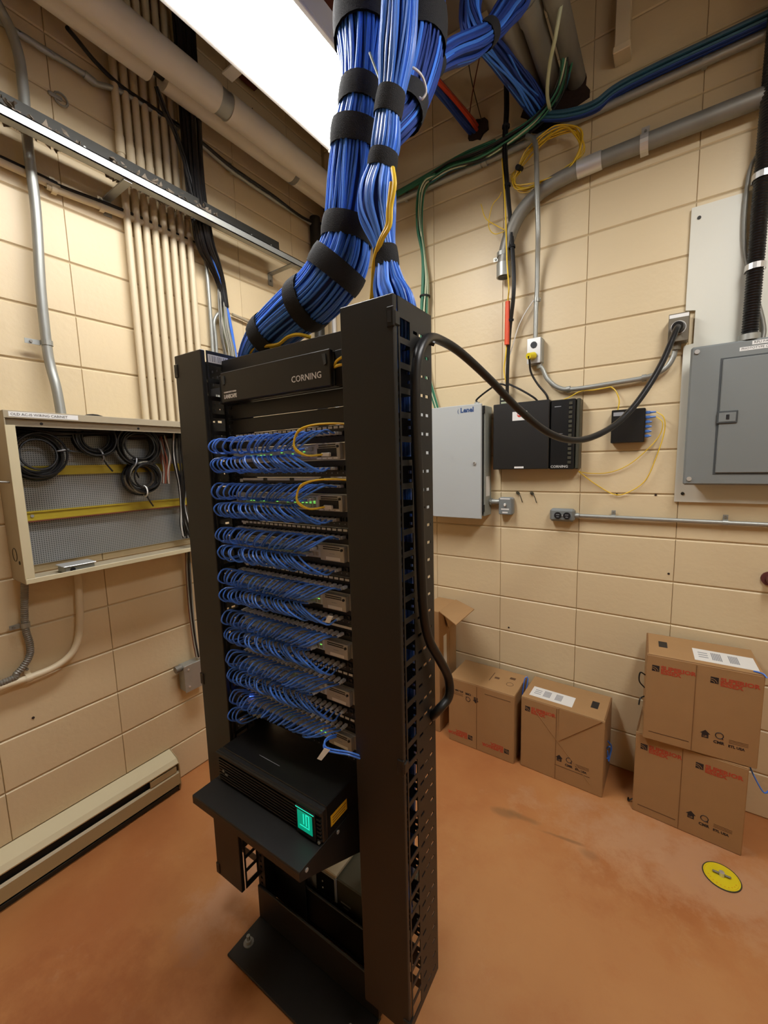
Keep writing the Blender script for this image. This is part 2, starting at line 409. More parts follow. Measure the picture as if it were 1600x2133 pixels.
t.part('tab', MB().prism([(.50, 3.20), (.50, 3.262), (.60, 3.262), (.60, 3.23)], 1, -1.035, -.975), 'housing_white')
t = Thing('pull_string', 'thin dark string hanging across the insulated pipes', 'string', (0.1982, -0.7500, 3.3624), mb=MB().tube(smooth([(0.2211, -0.7500, 3.3670), (-0.0949, -0.6200, 3.4097), (-0.3127, -0.6000, 3.3812), (-0.3738, -0.6500, 3.2999)]), .0016, 5), mat='black_matte')
t = Thing('beam_end', 'small dark red steel beam end in the room corner', 'beam', (.12, -.06, 3.16), mb=MB().box((.07, -.10, 3.13), (.16, -.003, 3.21)), mat='maroon_primer')
# ---------------------------------------------------------------- wall_left: conduits
def conduit(name, label, pts, r, mat, n=12, k=6, base=None, cat='conduit', group=None):
    P = smooth(pts, k) if len(pts) > 2 else pts
    t = Thing(name, label, cat, base or pts[len(pts)//2], group=group); t.part('pipe', MB().tube(P, r, n), mat); return t
def strap(t, p, along, out, r, wdt=.018, mat='galvanised', ear=.03):
    # one-hole strap around a conduit at p: along = conduit direction, out = away from the wall
    p = Vector(p); a = Vector(along).normalized(); o = Vector(out).normalized(); s_ = a.cross(o)
    m = MB(); P = []
    for i in range(9):
        an = math.pi*i/8; P.append(p+s_*math.cos(an)*(r+.002)+o*math.sin(an)*(r+.002))
    P = [P[0]-o*(r-.002)] + P + [P[-1]-o*r]
    V = [];F = []
    for q in P: V += [q-a*wdt/2, q+a*wdt/2]
    for i in range(len(P)-1): F.append((2*i, 2*i+1, 2*i+3, 2*i+2))
    m.add(V, F); e = p-o*(r-.003)-s_*(r+.002)
    V = [e-a*wdt/2, e+a*wdt/2, e+a*wdt/2-s_*ear, e-a*wdt/2-s_*ear]; V += [v+o*.002 for v in V]
    m.add(V, [(0,1,2,3),(4,7,6,5),(0,4,5,1),(1,5,6,2),(2,6,7,3),(3,7,4,0)])
    st = t.part('strap', m, mat)
    c = e-s_*ear*.6+o*.003; t.part('screw', MB().cyl(c-o*.001, c+o*.004, .005, 8), 'dull_steel', parent=st)
t = conduit('steel_conduit', 'thin steel conduit along the top of the block wall below the insulated pipes',
    [(.03, -3.6, 3.17), (0.0300, -1.6727, 3.1519), (0.0300, -1.6253, 3.1519), (0.0300, -1.5236, 3.1542), (0.0300, -1.4161, 3.1575), (0.0300, -1.3869, 3.1496), (0.0300, -1.2993, 3.1805), (0.0300, -1.1801, 3.1913), (0.0300, -1.0863, 3.1920), (0.0300, -0.9202, 3.1844), (0.0300, -0.7593, 3.1549), (0.0300, -0.4914, 3.1458), (0.0300, -0.1621, 3.1465), (.03, -.03, 3.14)], .011, 'galvanised')
strap(t, (0.0300, -0.7536, 3.1532), (0,1,0), (1,0,0), .011); t.part('coupling', MB().cyl((0.0300, -1.4210, 3.1576), (0.0300, -1.3850, 3.1508), .0145, 12), 'galvanised')
conduit('black_cable', 'black cable strapped above the thin steel conduit, dropping from the insulated pipe', [(0.1000, -1.4936, 3.2272), (0.0600, -1.4409, 3.2397), (0.0400, -1.3782, 3.2244), (0.0400, -1.2926, 3.1981), (0.0400, -1.1965, 3.1974), (0.0450, -1.0941, 3.1925), (0.0450, -0.9293, 3.1859), (0.0450, -0.7692, 3.1623), (0.0450, -0.5033, 3.1553), (0.0450, -0.2118, 3.1430), (0.0600, 0.0516, 3.2158)], .008, 'black_jacket', 8, cat='cable')
t = conduit('painted_conduit', 'cream painted conduit running level across the block wall under the strut', [(.025, -3.6, 2.70), (0.0250, -1.7206, 2.6844), (0.0250, -1.5856, 2.6717), (0.0250, -1.3538, 2.6846), (0.0250, -1.1287, 2.6916), (0.0250, -0.9067, 2.6885)], .013, 'painted_pipe')
strap(t, (0.0250, -1.5679, 2.6703), (0,1,0), (1,0,0), .013, mat='painted_pipe'); strap(t, (0.0250, -1.4047, 2.6803), (0,1,0), (1,0,0), .013, mat='painted_pipe')
conduit('black_cable', 'black cable lying on the level cream painted conduit', [(.03, -3.5, 2.725), (0.0300, -1.7201, 2.6995), (0.0300, -1.5854, 2.6883), (0.0300, -1.3541, 2.7035), (0.0300, -1.1300, 2.7061), (0.0300, -0.9615, 2.7025)], .006, 'black_jacket', 6, cat='cable')
t = conduit('steel_conduit', 'steel conduit dropping from the upper corner into the wiring cabinet top', [(0.0600, -1.7074, 3.2269), (0.0550, -1.6760, 3.1730), (0.0500, -1.6518, 3.1303), (0.0500, -1.6363, 3.0551), (0.0500, -1.6356, 2.9339), (0.0500, -1.6412, 2.7751), (0.0500, -1.6407, 2.5512), (0.0500, -1.6542, 2.2804), (0.0500, -1.6567, 2.0702), (0.0550, -1.6541, 1.9944), (0.0750, -1.6504, 1.9126), (.085, -1.648, 1.80)], .0165, 'galvanised', 14)
strap(t, (0.0500, -1.6555, 2.0827), (0,0,1), (1,0,0), .0165, ear=.045)
py = [-1.31, -1.27, -1.231, -1.191, -1.149, -1.108, -1.067, -1.024]
for i, y in enumerate(py):
    lab = ['first', 'second', 'third', 'fourth', 'fifth', 'sixth', 'seventh', 'last'][i]
    t = Thing('painted_pipe', 'cream painted vertical pipe, %s of eight counted from the wiring cabinet label' % lab, 'pipe', (.03, y, 1.815), group='eight cream vertical pipes')
    t.part('pipe', MB().cyl((.03, y, 1.813), (.03, y, RZ-.002), .0145, 14), 'painted_pipe')
    zc = 2.93-.02*i; t.part('coupling', MB().cyl((.03, y, zc), (.03, y, zc+.07), .0172, 14), 'painted_pipe')
# strut with plate, brackets and lint
t = Thing('strut_channel', 'long galvanised strut channel on brackets with a dark plate behind it', 'strut', (.19, -1.6, 2.735))
t.part('channel', MB().box((.205, RY0+.05, 2.732), (.208, -.385, 2.766)).box((.172, RY0+.05, 2.732), (.208, -.385, 2.736)).box((.172, RY0+.05, 2.762), (.208, -.385, 2.766)).box((.170, RY0+.05, 2.732), (.173, -.385, 2.766)), 'galvanised')
t.part('back_plate', MB().box((.150, RY0+.1, 2.768), (.153, -.56, 2.84)), 'dark_steel', label='dark flat plate')
for y in (-1.375, -.505):
    b = t.part('bracket', MB().box((.006, y-.016, 2.727), (.20, y+.016, 2.732)).box((.001, y-.016, 2.665), (.006, y+.016, 2.732)), 'galvanised')
    t.part('bolt', MB().cyl((.005, y, 2.69), (.011, y, 2.69), .007, 8), 'dull_steel', parent=b)
for y in (-.62, -.75, -1.5): t.part('screw', MB().cyl((.153, y, 2.80), (.157, y, 2.80), .004, 8), 'steel_bright')
def lint(y0, y1, n, label):
    m = MB(); rr = random.Random(n)
    for i in range(n):
        c = Vector((rr.uniform(.10, .18), rr.uniform(y0, y1), 2.770+abs(rr.gauss(0, .016)))); r = rr.uniform(.006, .017)
        V = [c+Vector((rr.gauss(0,1), rr.gauss(0,1), rr.gauss(0,1))).normalized()*r*rr.uniform(.6, 1.5) for _ in range(6)]
        m.add(V, [(0,1,2),(0,2,3),(0,3,4),(0,4,1),(5,2,1),(5,3,2),(5,4,3),(5,1,4)])
    Thing('lint', label, 'dust', (.14, (y0+y1)/2, 2.77), kind='stuff', mb=m, mat='lint')
lint(-1.42, -.96, 420, 'grey lint and dust heaped on the strut by the vertical pipes')
lint(-1.80, -1.52, 240, 'dark lint and dust heaped on the strut by the steel conduit')
# tin clip on the wall
t = Thing('conduit_clip', 'small bent steel clip screwed to bare blocks beside the vertical pipes', 'clip', (0.0100, -1.5050, 3.0249))
t.part('plate', MB().ring((0.0060, -1.5035, 3.0277), (1,0,0), .022, .004, 12, 6), 'galvanised'); t.part('bar', MB().box((.002, -1.545, 3.02), (.012, -1.50, 3.034), .003), 'galvanised')
# black drop bundle at the vertical pipes
def bundle(name, label, path, rad, nst, mats, r, straps=(), core=None, group=None, seed=1, wander=.35, k=7, strapmat='velcro', cat='cable bundle', shells=((1.0, 1.0),), base=None, up=None):
    path = list(path); rad = list(rad)
    if up in ('start', 'both'): q = path[0]; path = [(q[0], q[1], RZ-.004), (q[0], q[1], (q[2]+RZ)/2)]+path; rad = [rad[0]]*2+rad
    if up in ('end', 'both'): q = path[-1]; path = path+[(q[0], q[1], (q[2]+RZ)/2), (q[0], q[1], RZ-.004)]; rad = rad+[rad[-1]]*2
    rr = random.Random(seed); P = smooth(path, k); n = len(P)
    R = [q for q in smooth([(a, 0, 0) for a in rad], k)]; R = [q.x for q in R]
    t = Thing(name, label, cat, base or path[-1], group=group)
    T = [(P[min(i+1, n-1)]-P[max(i-1, 0)]).normalized() for i in range(n)]
    U = [T[0].orthogonal().normalized()]
    for i in range(1, n):
        u = T[i-1].rotation_difference(T[i]) @ U[-1]; U.append((u-T[i]*u.dot(T[i])).normalized())
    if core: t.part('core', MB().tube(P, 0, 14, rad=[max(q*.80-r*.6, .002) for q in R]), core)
    cnt = 0
    for frac, den in shells:
        m = max(1, int(nst*den))
        for s_ in range(m):
            a0 = 2*math.pi*(s_+rr.uniform(-.3, .3))/m; ph = rr.uniform(0, 6.28); fr = rr.uniform(.7, 1.6); am = rr.uniform(.2, 1)*wander; jr = rr.uniform(-.10, .04)
            pts = []
            for i in range(n):
                a = a0+am*math.sin(ph+fr*i/n*6.28); w_ = T[i].cross(U[i]); q = max(R[i]*(frac+jr)-r*.5, 0)
                pts.append(P[i]+(U[i]*math.cos(a)+w_*math.sin(a))*q)
            t.part('cable', MB().tube(pts, r, 6), mats[rr.randrange(len(mats))]); cnt += 1
    for (f0, ln) in straps:
        L = [0]
        for i in range(1, n): L.append(L[-1]+(P[i]-P[i-1]).length)
        if isinstance(f0, tuple): i0 = min(range(n), key=lambda i: (P[i]-Vector(f0)).length)
        else: i0 = min(range(n), key=lambda i: abs(L[i]-f0*L[-1]))
        c = P[i0]; tt = T[i0]; q = max(R[max(i0-1, 0):i0+2])*1.07+r
        m = MB().tube([c-tt*ln/2, c-tt*ln*.2, c+tt*ln*.2, c+tt*ln/2], q, 20, cap=False, rad=[q*.97, q, q, q*.97])
        m.tube([c+tt*ln/2, c-tt*ln/2], q*.9, 20, cap=False)
        t.part('strap', m, strapmat)
    return t
bundle('cable_bundle', 'dark bundle of black cables dropping past the strut beside the vertical pipes', [(0.1000, -1.0131, 3.2992), (0.1000, -1.0159, 3.1870), (0.1000, -1.0190, 3.0425), (0.1100, -1.0237, 2.8914), (0.1200, -1.0163, 2.7652), (0.1000, -0.9867, 2.6762), (0.0700, -0.9279, 2.6222), (0.0500, -0.8800, 2.5467), (0.0500, -0.8611, 2.4336)], [.044,.044,.042,.04,.04,.040,.03,.02,.014], 16, ['black_jacket'], .008, core='black_jacket', seed=3, base=(0.1200, -1.0163, 2.7652), up='start')
bundle('cable_bundle', 'navy blue cables slanting in front of the vertical pipes onto the strut', [(0.1600, -1.2050, 3.1940), (0.1400, -1.1601, 3.1307), (0.1300, -1.1223, 3.0913), (0.1300, -1.0897, 3.0122), (0.1300, -1.0640, 2.9155), (0.1300, -1.0470, 2.8420)], [.006,.010,.009,.009,.009,.008], 4, ['blue_navy', 'black_jacket'], .004, seed=4, base=(0.1300, -1.0897, 3.0122))
bundle('cable_bundle', 'blue cables falling from the black drop to behind the equipment rack', [(0.1000, -0.9587, 2.6428), (0.0600, -0.8908, 2.5640), (0.0500, -0.8687, 2.4792), (0.0500, -0.8436, 2.3658), (0.0500, -0.8206, 2.2106), (0.0500, -0.8176, 2.0979)], [.012,.012,.010,.008,.006,.006], 4, ['blue_patch', 'blue_jacket'], .005, seed=5, base=(0.0500, -0.8436, 2.3658))
bundle('cable_bundle', 'loose bundle of pale grey cables hanging behind the rack top', [(0.0400, -0.8787, 2.5496), (0.0400, -0.8744, 2.4321), (0.0450, -0.8735, 2.3109), (0.0450, -0.8543, 2.1925), (0.0450, -0.8486, 2.0435)], [.012,.022,.026,.03,.03], 12, ['grey_jacket', 'grey_jacket', 'pale_jacket', 'dull_steel'], .0045, seed=6, base=(0.0450, -0.8735, 2.3109))
conduit('steel_conduit', 'bright narrow conduit just past the last cream vertical pipe', [(0.0250, -0.9418, 2.6525), (0.0250, -0.9379, 2.5112), (0.0250, -0.9375, 2.3234), (0.0250, -0.9397, 2.1674), (0.0250, -0.9467, 1.8848)], .0095, 'galvanised', 10)
conduit('steel_conduit', 'small grey conduit with a bent top behind the rack', [(0.0300, -0.8722, 2.4109), (0.0300, -0.9023, 2.3885), (0.0300, -0.9225, 2.3452), (0.0300, -0.9198, 2.2789), (0.0300, -0.9205, 2.1702), (0.0300, -0.9280, 1.9108)], .008, 'galvanised', 10)
conduit('painted_conduit', 'thin painted conduit level behind the blue bundle above the rack', [(0.0200, -0.8003, 2.4201), (0.0200, -0.7301, 2.4133), (0.0200, -0.5539, 2.3908), (0.0200, -0.2377, 2.3899), (0.0200, -0.0030, 2.3978)], .008, 'beige_steel', 8)
conduit('drain_pipe', 'dark brown vertical pipe standing in the room corner', [(.04, -.135, 0.0), (.04, -.135, 1.5), (.04, -.135, 3.19)], .034, 'dark_steel', 16, cat='pipe')
conduit('painted_pipe', 'thin white vertical pipe beside the dark corner pipe', [(.075, -.025, 0.0), (.075, -.025, 1.2), (.075, -.025, 2.7)], .016, 'housing_white', 12, cat='pipe')
# ---------------------------------------------------------------- open wiring cabinet
CY0, CY1, CZ0, CZ1, CD = -1.835, -1.10, 1.205, 1.812, .155
t = Thing('wiring_cabinet', 'open beige steel wiring cabinet without its cover on the block wall', 'cabinet', (0, (CY0+CY1)/2, CZ0))
t.part('side', MB().box((.002, CY0, CZ0), (CD, CY0+.004, CZ1), .001), 'beige_steel')
t.part('side', MB().box((.002, CY1-.004, CZ0), (CD, CY1, CZ1), .001), 'beige_steel')
t.part('top', MB().box((.002, CY0+.004, CZ1-.004), (CD, CY1-.004, CZ1), .001), 'beige_steel')
t.part('bottom', MB().box((.002, CY0+.004, CZ0), (CD, CY1-.004, CZ0+.004), .001), 'beige_steel')
t.part('back_panel', MB().box((.012, CY0+.006, CZ0+.04), (.015, CY1-.006, CZ1-.006)), 'perforated', label='perforated grey metal back panel')
t.part('rim', MB().box((CD-.003, CY0, CZ1-.026), (CD+.001, CY1, CZ1), .001), 'beige_steel'); t.part('rim', MB().box((CD-.003, CY0+.001, CZ0), (CD+.002, CY1, CZ0+.018), .001), 'heater_enamel')
t.part('rim', MB().box((CD-.003, CY0, CZ0+.018), (CD+.001, CY0+.028, CZ1-.05), .001), 'heater_enamel')
t.part('inner_lip', MB().box((CD-.016, CY0+.005, CZ1-.052), (CD-.013, CY1-.005, CZ1-.026)), 'beige_steel')
t.part('ground_bar', MB().box((.030, CY0+.012, 1.412), (.034, CY1-.012, 1.417)), 'brown_jacket', label='thin copper bar under the lower rail')
for y in (-1.73, -1.40): t.part('screw_hole', MB().cyl((CD-.013, y, CZ1-.04), (CD-.0115, y, CZ1-.04), .005, 8), 'socket_dark')
for z in (1.605, 1.435):
    r_ = t.part('din_rail', MB().box((.015, CY0+.008, z-.016), (.026, CY1-.008, z+.016), .002).box((.026, CY0+.008, z+.012), (.030, CY1-.008, z+.018)).box((.026, CY0+.008, z-.018), (.030, CY1-.008, z-.012)), 'rail_yellow', label='yellow zinc mounting rail')
    t.part('screw', MB().cyl((.026, -1.76, z), (.029, -1.76, z), .006, 8), 'galvanised', parent=r_)
tag = t.part('name_label', MB().box((CD+.001, CY0+.014, CZ1-.021), (CD+.0018, CY0+.215, CZ1-.004)), 'label_white')
t.text('OLD AC-IS WIRING CABINET', .0125, (CD+.002, CY0+.019, CZ1-.0168), (0,1,0), (0,0,1), 'print_black', parent=tag)
t.part('knockout', MB().ring((.075, CY0-.0005, CZ0+.10), (0,1,0), .024, .0014, 20, 4), 'dark_steel'); t.part('knockout', MB().ring((.12, CY0-.0005, CZ0+.075), (0,1,0), .006, .0014, 12, 4), 'dark_steel')
t.part('cover_screw', MB().cyl((.125, CY0-.045, 1.572), (.125, CY0, 1.568), .0035, 8), 'galvanised')
t.part('cover_screw', MB().cyl((.02, CY0-.012, 1.742), (.02, CY0, 1.742), .004, 8), 'socket_dark')
def coil(label, c, r, n, th, rr_, grey=0, tie=None):
    rg = random.Random(rr_); t = Thing('cable_coil', label, 'cable coil', c, group='black cable coils in the wiring cabinet')
    for i in range(n):
        cc = Vector(c)+Vector((rg.uniform(-.018, .03), rg.gauss(0, .005), rg.gauss(0, .005))); ax = Vector((1, rg.gauss(0, .06), rg.gauss(0, .06)))
        t.part('loop', MB().ring(cc, ax, r+rg.gauss(0, th), .0042, 30, 6), 'grey_jacket' if i < grey else 'black_jacket')
    a = tie if tie is not None else -math.pi/2
    p = Vector(c)+Vector((.01, math.cos(a)*r, math.sin(a)*r)); t.part('cable_tie', MB().ring(p, (0, -math.sin(a), math.cos(a)), .024, .003, 16, 5), 'label_white' if grey else 'print_grey')
    d = Vector((0, math.cos(a), math.sin(a))); t.part('tail', MB().tube(smooth([p, p+d*.03+Vector((.01,.01,-.01)), p+d*.05+Vector((.0,.03,-.02))]), .0035, 6), 'black_jacket')
coil('large black cable coil nearest the name label in the wiring cabinet', (.062, -1.735, 1.665), .078, 13, .008, 11, tie=.2)
coil('black cable coil hanging half in shadow at the cabinet middle', (.055, -1.535, 1.735), .072, 12, .009, 12, tie=-1.4)
coil('black cable coil high in the cabinet beside the brown wires', (.06, -1.375, 1.70), .073, 12, .010, 13, tie=-1.9)
coil('lower black cable coil with one grey loop crossing the yellow rail', (.062, -1.365, 1.565), .064, 12, .007, 14, grey=2)
bundle('wire_bundle', 'bunch of stripped brown wires hanging inside the wiring cabinet', [(.06, -1.262, 1.80), (.065, -1.262, 1.72), (.07, -1.258, 1.65), (.075, -1.262, 1.59), (.075, -1.268, 1.53)], [.014,.02,.022,.014,.016], 12, ['brown_jacket','brown_jacket','grey_jacket'], .0032, seed=21, cat='wires', base=(.06, -1.262, 1.80))
bundle('wire_bundle', 'black and white wires hanging at the cabinet end beside the rack', [(.08, -1.195, 1.80), (.08, -1.205, 1.66), (.085, -1.20, 1.52), (.085, -1.205, 1.42), (.08, -1.20, 1.34), (.075, -1.185, 1.265)], [.016,.024,.018,.010,.02,.026], 13, ['black_jacket']*8+['label_white'], .004, seed=22, cat='wires', base=(.08, -1.195, 1.80))
bundle('wire_bundle', 'thin black wires along the cabinet roof, extra ones standing in for shade', [(.05, -1.80, 1.775), (.06, -1.65, 1.768), (.05, -1.5, 1.775), (.055, -1.38, 1.765), (.05, -1.15, 1.775)], [.026,.034,.03,.034,.028], 22, ['black_jacket'], .005, seed=23, cat='wires', base=(.05, -1.5, 1.775))  # extra black strands added to darken the shaded inside of the cabinet top
t = Thing('junction_plate', 'small loose galvanised box cover lying in the wiring cabinet', 'box cover', (.09, -1.66, CZ0+.005))
t.part('lid', MB().box((.05, -1.715, CZ0+.030), (.135, -1.605, CZ0+.034), .0015), 'steel_bright'); t.part('body', MB().box((.055, -1.71, CZ0+.005), (.13, -1.61, CZ0+.030), .003), 'galvanised'); t.part('opening', MB().cyl((.1305, -1.685, CZ0+.018), (.132, -1.685, CZ0+.018), .009, 12), 'socket_dark')
# below the cabinet
def ribbed(pts, r, pitch=.008, k=10):
    P = smooth(pts, k); Q = [P[0]]; acc = 0
    for i in range(1, len(P)):
        seg = P[i]-P[i-1]; L = seg.length; d = 0
        while acc+L-d >= pitch/2:
            d += pitch/2-acc; acc = 0; Q.append(P[i-1]+seg*(d/L))
        acc += L-d
    return Q, [r*(1.0 if i % 2 else .86) for i in range(len(Q))]
Q, R = ribbed([(.05, -1.812, CZ0-.001), (0.0300, -1.8240, 1.0299), (0.0300, -1.8182, 0.9475), (0.0300, -1.8263, 0.8968), (0.0300, -1.8663, 0.8512), (0.0300, -1.9154, 0.8348), (.03, -2.3, .82)], .0125)
t = Thing('flex_conduit', 'ribbed flexible metal conduit curving from the cabinet underside', 'conduit', (.05, -1.812, CZ0)); t.part('pipe', MB().tube(Q, 0, 10, rad=R), 'dull_steel'); strap(t, (0.0300, -1.8230, 1.0258), (0,0,1), (1,0,0), .0125)
t = conduit('painted_conduit', 'cream painted conduit bending down from under the wiring cabinet', [(.028, -1.64, CZ0-.001), (0.0280, -1.6408, 1.1404), (0.0280, -1.6527, 0.9692), (0.0280, -1.6809, 0.8718), (0.0280, -1.7422, 0.8279), (0.0280, -1.8338, 0.8181), (0.0280, -1.9165, 0.8197), (.028, -2.4, .82)], .0135, 'painted_pipe', base=(.028, -1.64, CZ0))
strap(t, (0.0280, -1.8338, 0.8181), (0,1,0), (1,0,0), .0135, mat='painted_pipe')
bundle('wire_bundle', 'twisted brown and grey wires running from the cabinet down to the outlet box', [(.05, -1.178, CZ0-.001), (0.0400, -1.1791, 1.0577), (0.0400, -1.1816, 0.8823), (0.0400, -1.1770, 0.7267), (0.0500, -1.1730, 0.6287)], [.012,.013,.012,.010,.010], 6, ['brown_jacket','grey_jacket','black_jacket'], .004, seed=31, cat='wires', base=(.05, -1.178, CZ0))
t = Thing('junction_box', 'galvanised square junction box low on the wall beside the rack', 'junction box', (.03, -1.20, .48))
t.part('body', MB().box((.003, -1.255, .475), (.06, -1.15, .61), .004), 'galvanised'); t.part('cover', MB().box((.06, -1.257, .473), (.063, -1.148, .612), .001), 'galvanised'); t.part('connector', MB().cyl((.032, -1.285, .60), (.032, -1.255, .60), .017, 12), 'dull_steel')
for z in (.50, .59): t.part('screw', MB().cyl((.063, -1.235, z), (.066, -1.235, z), .005, 8), 'steel_bright')
# ---------------------------------------------------------------- baseboard heater
t = Thing('baseboard_heater', 'long tan baseboard heater along the floor under the wiring cabinet', 'heater', (.03, -2.2, 0))
H0, H1 = -3.4, -1.335
t.part('hood', MB().prism([(.002, .195), (.002, .182), (.060, .160), (.078, .146), (.080, .152), (.066, .172)], 1, H0, H1), 'heater_enamel')
t.part('front_cover', MB().prism([(.070, .106), (.072, .108), (.082, .100), (.082, .042), (.072, .034), (.070, .036), (.078, .044), (.078, .098)], 1, H0, H1), 'heater_front')
t.part('element', MB().box((.010, H0, .05), (.060, H1-.004, .14)), 'black_matte')
t.part('back_plate', MB().box((.001, H0, .008), (.004, H1, .19)), 'heater_front')
t.part('toe_strip', MB().box((.004, H0, .0), (.066, H1, .022), .002), 'dark_steel')
t.part('end_cap', MB().prism([(.002, .197), (.002, .004), (.072, .004), (.084, .04), (.084, .145), (.066, .176)], 1, H1, H1+.004), 'heater_front')
t.part('control_plate', MB().box((.0705, -1.47, .110), (.078, -1.345, .138)), 'heater_front')
# ================================================================ wall_back: boxes, conduits, cables
def wallbox(m, x0, x1, z0, z1, y0, y1, c=.002): return m.box((x0, -y1, z0), (x1, -y0, z1), c)
# grey access control cabinet
t = Thing('control_cabinet', 'light grey steel control cabinet with blue lettering on the wall', 'cabinet', (1.0, 0, 1.28))
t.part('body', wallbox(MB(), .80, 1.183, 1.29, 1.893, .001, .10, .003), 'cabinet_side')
t.part('gasket', wallbox(MB(), .81, 1.176, 1.30, 1.885, .10, .112), 'black_matte')
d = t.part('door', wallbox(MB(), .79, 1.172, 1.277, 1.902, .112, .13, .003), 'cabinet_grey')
t.part('lock', MB().cyl((1.135, -.13, 1.585), (1.135, -.137, 1.585), .009, 14), 'steel_bright', parent=d); t.part('keyhole', MB().box((1.1335, -.1385, 1.58), (1.1365, -.137, 1.59)), 'socket_dark', parent=d)
t.text('Lenel', .036, (1.052, -.1306, 1.862), (1,0,0), (0,0,1), 'print_blue', parent=d, bold=.0014); t.text('(', .030, (1.034, -.1306, 1.862), (1,0,0), (0,0,1), 'print_blue', parent=d)
t.part('rating_sticker', MB().box((1.1832, -.085, 1.40), (1.1838, -.03, 1.51)), 'paper')
for z in (1.335, 1.87): t.part('hinge', wallbox(MB(), 1.165, 1.182, z-.02, z+.02, .10, .114, .001), 'black_matte')
t.part('cable_gland', MB().cyl((1.12, -.06, 1.893), (1.12, -.06, 1.918), .014, 12), 'cabinet_grey')
# fibre wall box
t = Thing('fiber_wall_box', 'black wall mounted fibre box with dark clear cover beside grey cabinet', 'wall box', (1.42, 0, 1.545))
t.part('door', wallbox(MB(), 1.222, 1.508, 1.548, 1.892, .012, .085, .003), 'black_metal')
t.part('cover', wallbox(MB(), 1.512, 1.625, 1.545, 1.886, .010, .072, .003), 'black_satin', label='glossy smoked cover')
t.part('rim', wallbox(MB(), 1.628, 1.646, 1.545, 1.886, .001, .066, .004), 'olive_case')
t.part('back_plate', wallbox(MB(), 1.222, 1.63, 1.547, 1.888, .001, .010), 'black_matte')
for i in range(14): t.part('fiber_clip', wallbox(MB(), 1.596, 1.612, 1.572+i*.022, 1.586+i*.022, .072, .076, .001), 'olive_case')
st = t.part('warning_sticker', wallbox(MB(), 1.325, 1.400, 1.800, 1.845, .085, .0858, 0), 'paper'); t.part('red_mark', MB().cyl((1.362, -.0858, 1.829), (1.362, -.0864, 1.829), .013, 16), 'stop_red', parent=st); t.part('stripe', wallbox(MB(), 1.352, 1.372, 1.8265, 1.8315, .0864, .0868, 0), 'paper', parent=st)
t.part('name_strip', wallbox(MB(), 1.338, 1.386, 1.553, 1.562, .085, .0858, 0), 'label_white')
t.text('CORNING', .0175, (1.517, -.0724, 1.553), (1,0,0), (0,0,1), 'print_white')
t.part('sheet', wallbox(MB(), 1.53, 1.56, 1.852, 1.855, .072, .0725, 0), 'print_grey'); t.part('sheet', wallbox(MB(), 1.535, 1.57, 1.72, 1.722, .072, .0725, 0), 'print_grey')
# label plate with four slots above the fibre box
t = Thing('cable_tag', 'small yellow striped plate hanging above the fibre wall box', 'tag', (1.26, -.05, 1.90))
t.part('plate', wallbox(MB(), 1.235, 1.285, 1.895, 1.975, .02, .023), 'black_matte')
for i in range(4): t.part('stripe', wallbox(MB(), 1.243, 1.276, 1.902+i*.018, 1.911+i*.018, .023, .0236, 0), 'pale_jacket')
# switch box under the cabinet
t = Thing('switch_box', 'small grey toggle switch box joined to the control cabinet', 'switch box', (1.279, 0, 1.297))
t.part('body', wallbox(MB(), 1.242, 1.318, 1.297, 1.393, .001, .045, .008), 'panel_grey'); t.part('cover', wallbox(MB(), 1.244, 1.314, 1.299, 1.391, .045, .052, .004), 'panel_grey')
t.part('nipple', MB().cyl((1.183, -.025, 1.366), (1.242, -.025, 1.366), .015, 12), 'galvanised'); t.part('locknut', MB().cyl((1.188, -.025, 1.366), (1.197, -.025, 1.366), .020, 8), 'galvanised')
t.part('toggle', wallbox(MB(), 1.276, 1.286, 1.346, 1.362, .052, .066, .003), 'label_white'); t.part('label_strip', wallbox(MB(), 1.258, 1.302, 1.325, 1.333, .052, .0525, 0), 'print_white'); t.part('label_strip', wallbox(MB(), 1.265, 1.295, 1.307, 1.315, .052, .0525, 0), 'print_white'); t.part('label_strip', wallbox(MB(), 1.252, 1.306, 1.383, 1.3895, .052, .0525, 0), 'print_white')
for x in (1.33, 1.405): Thing('wall_anchor', 'chipped anchor with stub of wire in the wall, %s' % ('beside the toggle switch box' if x < 1.35 else 'under the fibre wall box'), 'anchor', (x, -.004, 1.418), mb=MB().cyl((x, .002, 1.418), (x+.01, -.012, 1.414), .008, 8).tube(smooth([(x+.008, -.01, 1.415), (x+.022, -.018, 1.40), (x+.03, -.006, 1.365)]), .0022, 5), mat='olive_case')
# duplex receptacle low
t = Thing('outlet_box', 'grey box with a pair of round black sockets and a conduit', 'outlet', (1.572, 0, 1.28))
t.part('body', wallbox(MB(), 1.512, 1.63, 1.278, 1.342, .001, .048, .010), 'panel_grey')
for x in (1.553, 1.596):
    s_ = t.part('socket', MB().cyl((x, -.048, 1.309), (x, -.053, 1.309), .0175, 18), 'socket_dark'); t.part('slot', wallbox(MB(), x-.008, x+.008, 1.312, 1.315, .053, .0536, 0), 'print_grey', parent=s_); t.part('slot', wallbox(MB(), x-.006, x+.006, 1.301, 1.304, .053, .0536, 0), 'print_grey', parent=s_)
t.part('screw', MB().cyl((1.5745, -.048, 1.309), (1.5745, -.051, 1.309), .004, 8), 'steel_bright'); t.part('connector', MB().cyl((1.63, -.022, 1.309), (1.65, -.022, 1.309), .014, 10), 'galvanised')
t = conduit('steel_conduit', 'thin steel conduit running level from the low pair of sockets', [(1.648, -.02, 1.309), (2.2, -.02, 1.309), (3.4, -.02, 1.309)], .0095, 'galvanised', base=(1.648, -.02, 1.309))
for x in (1.80, 2.22): strap(t, (x, -.02, 1.309), (1,0,0), (0,-1,0), .0095, ear=.022)
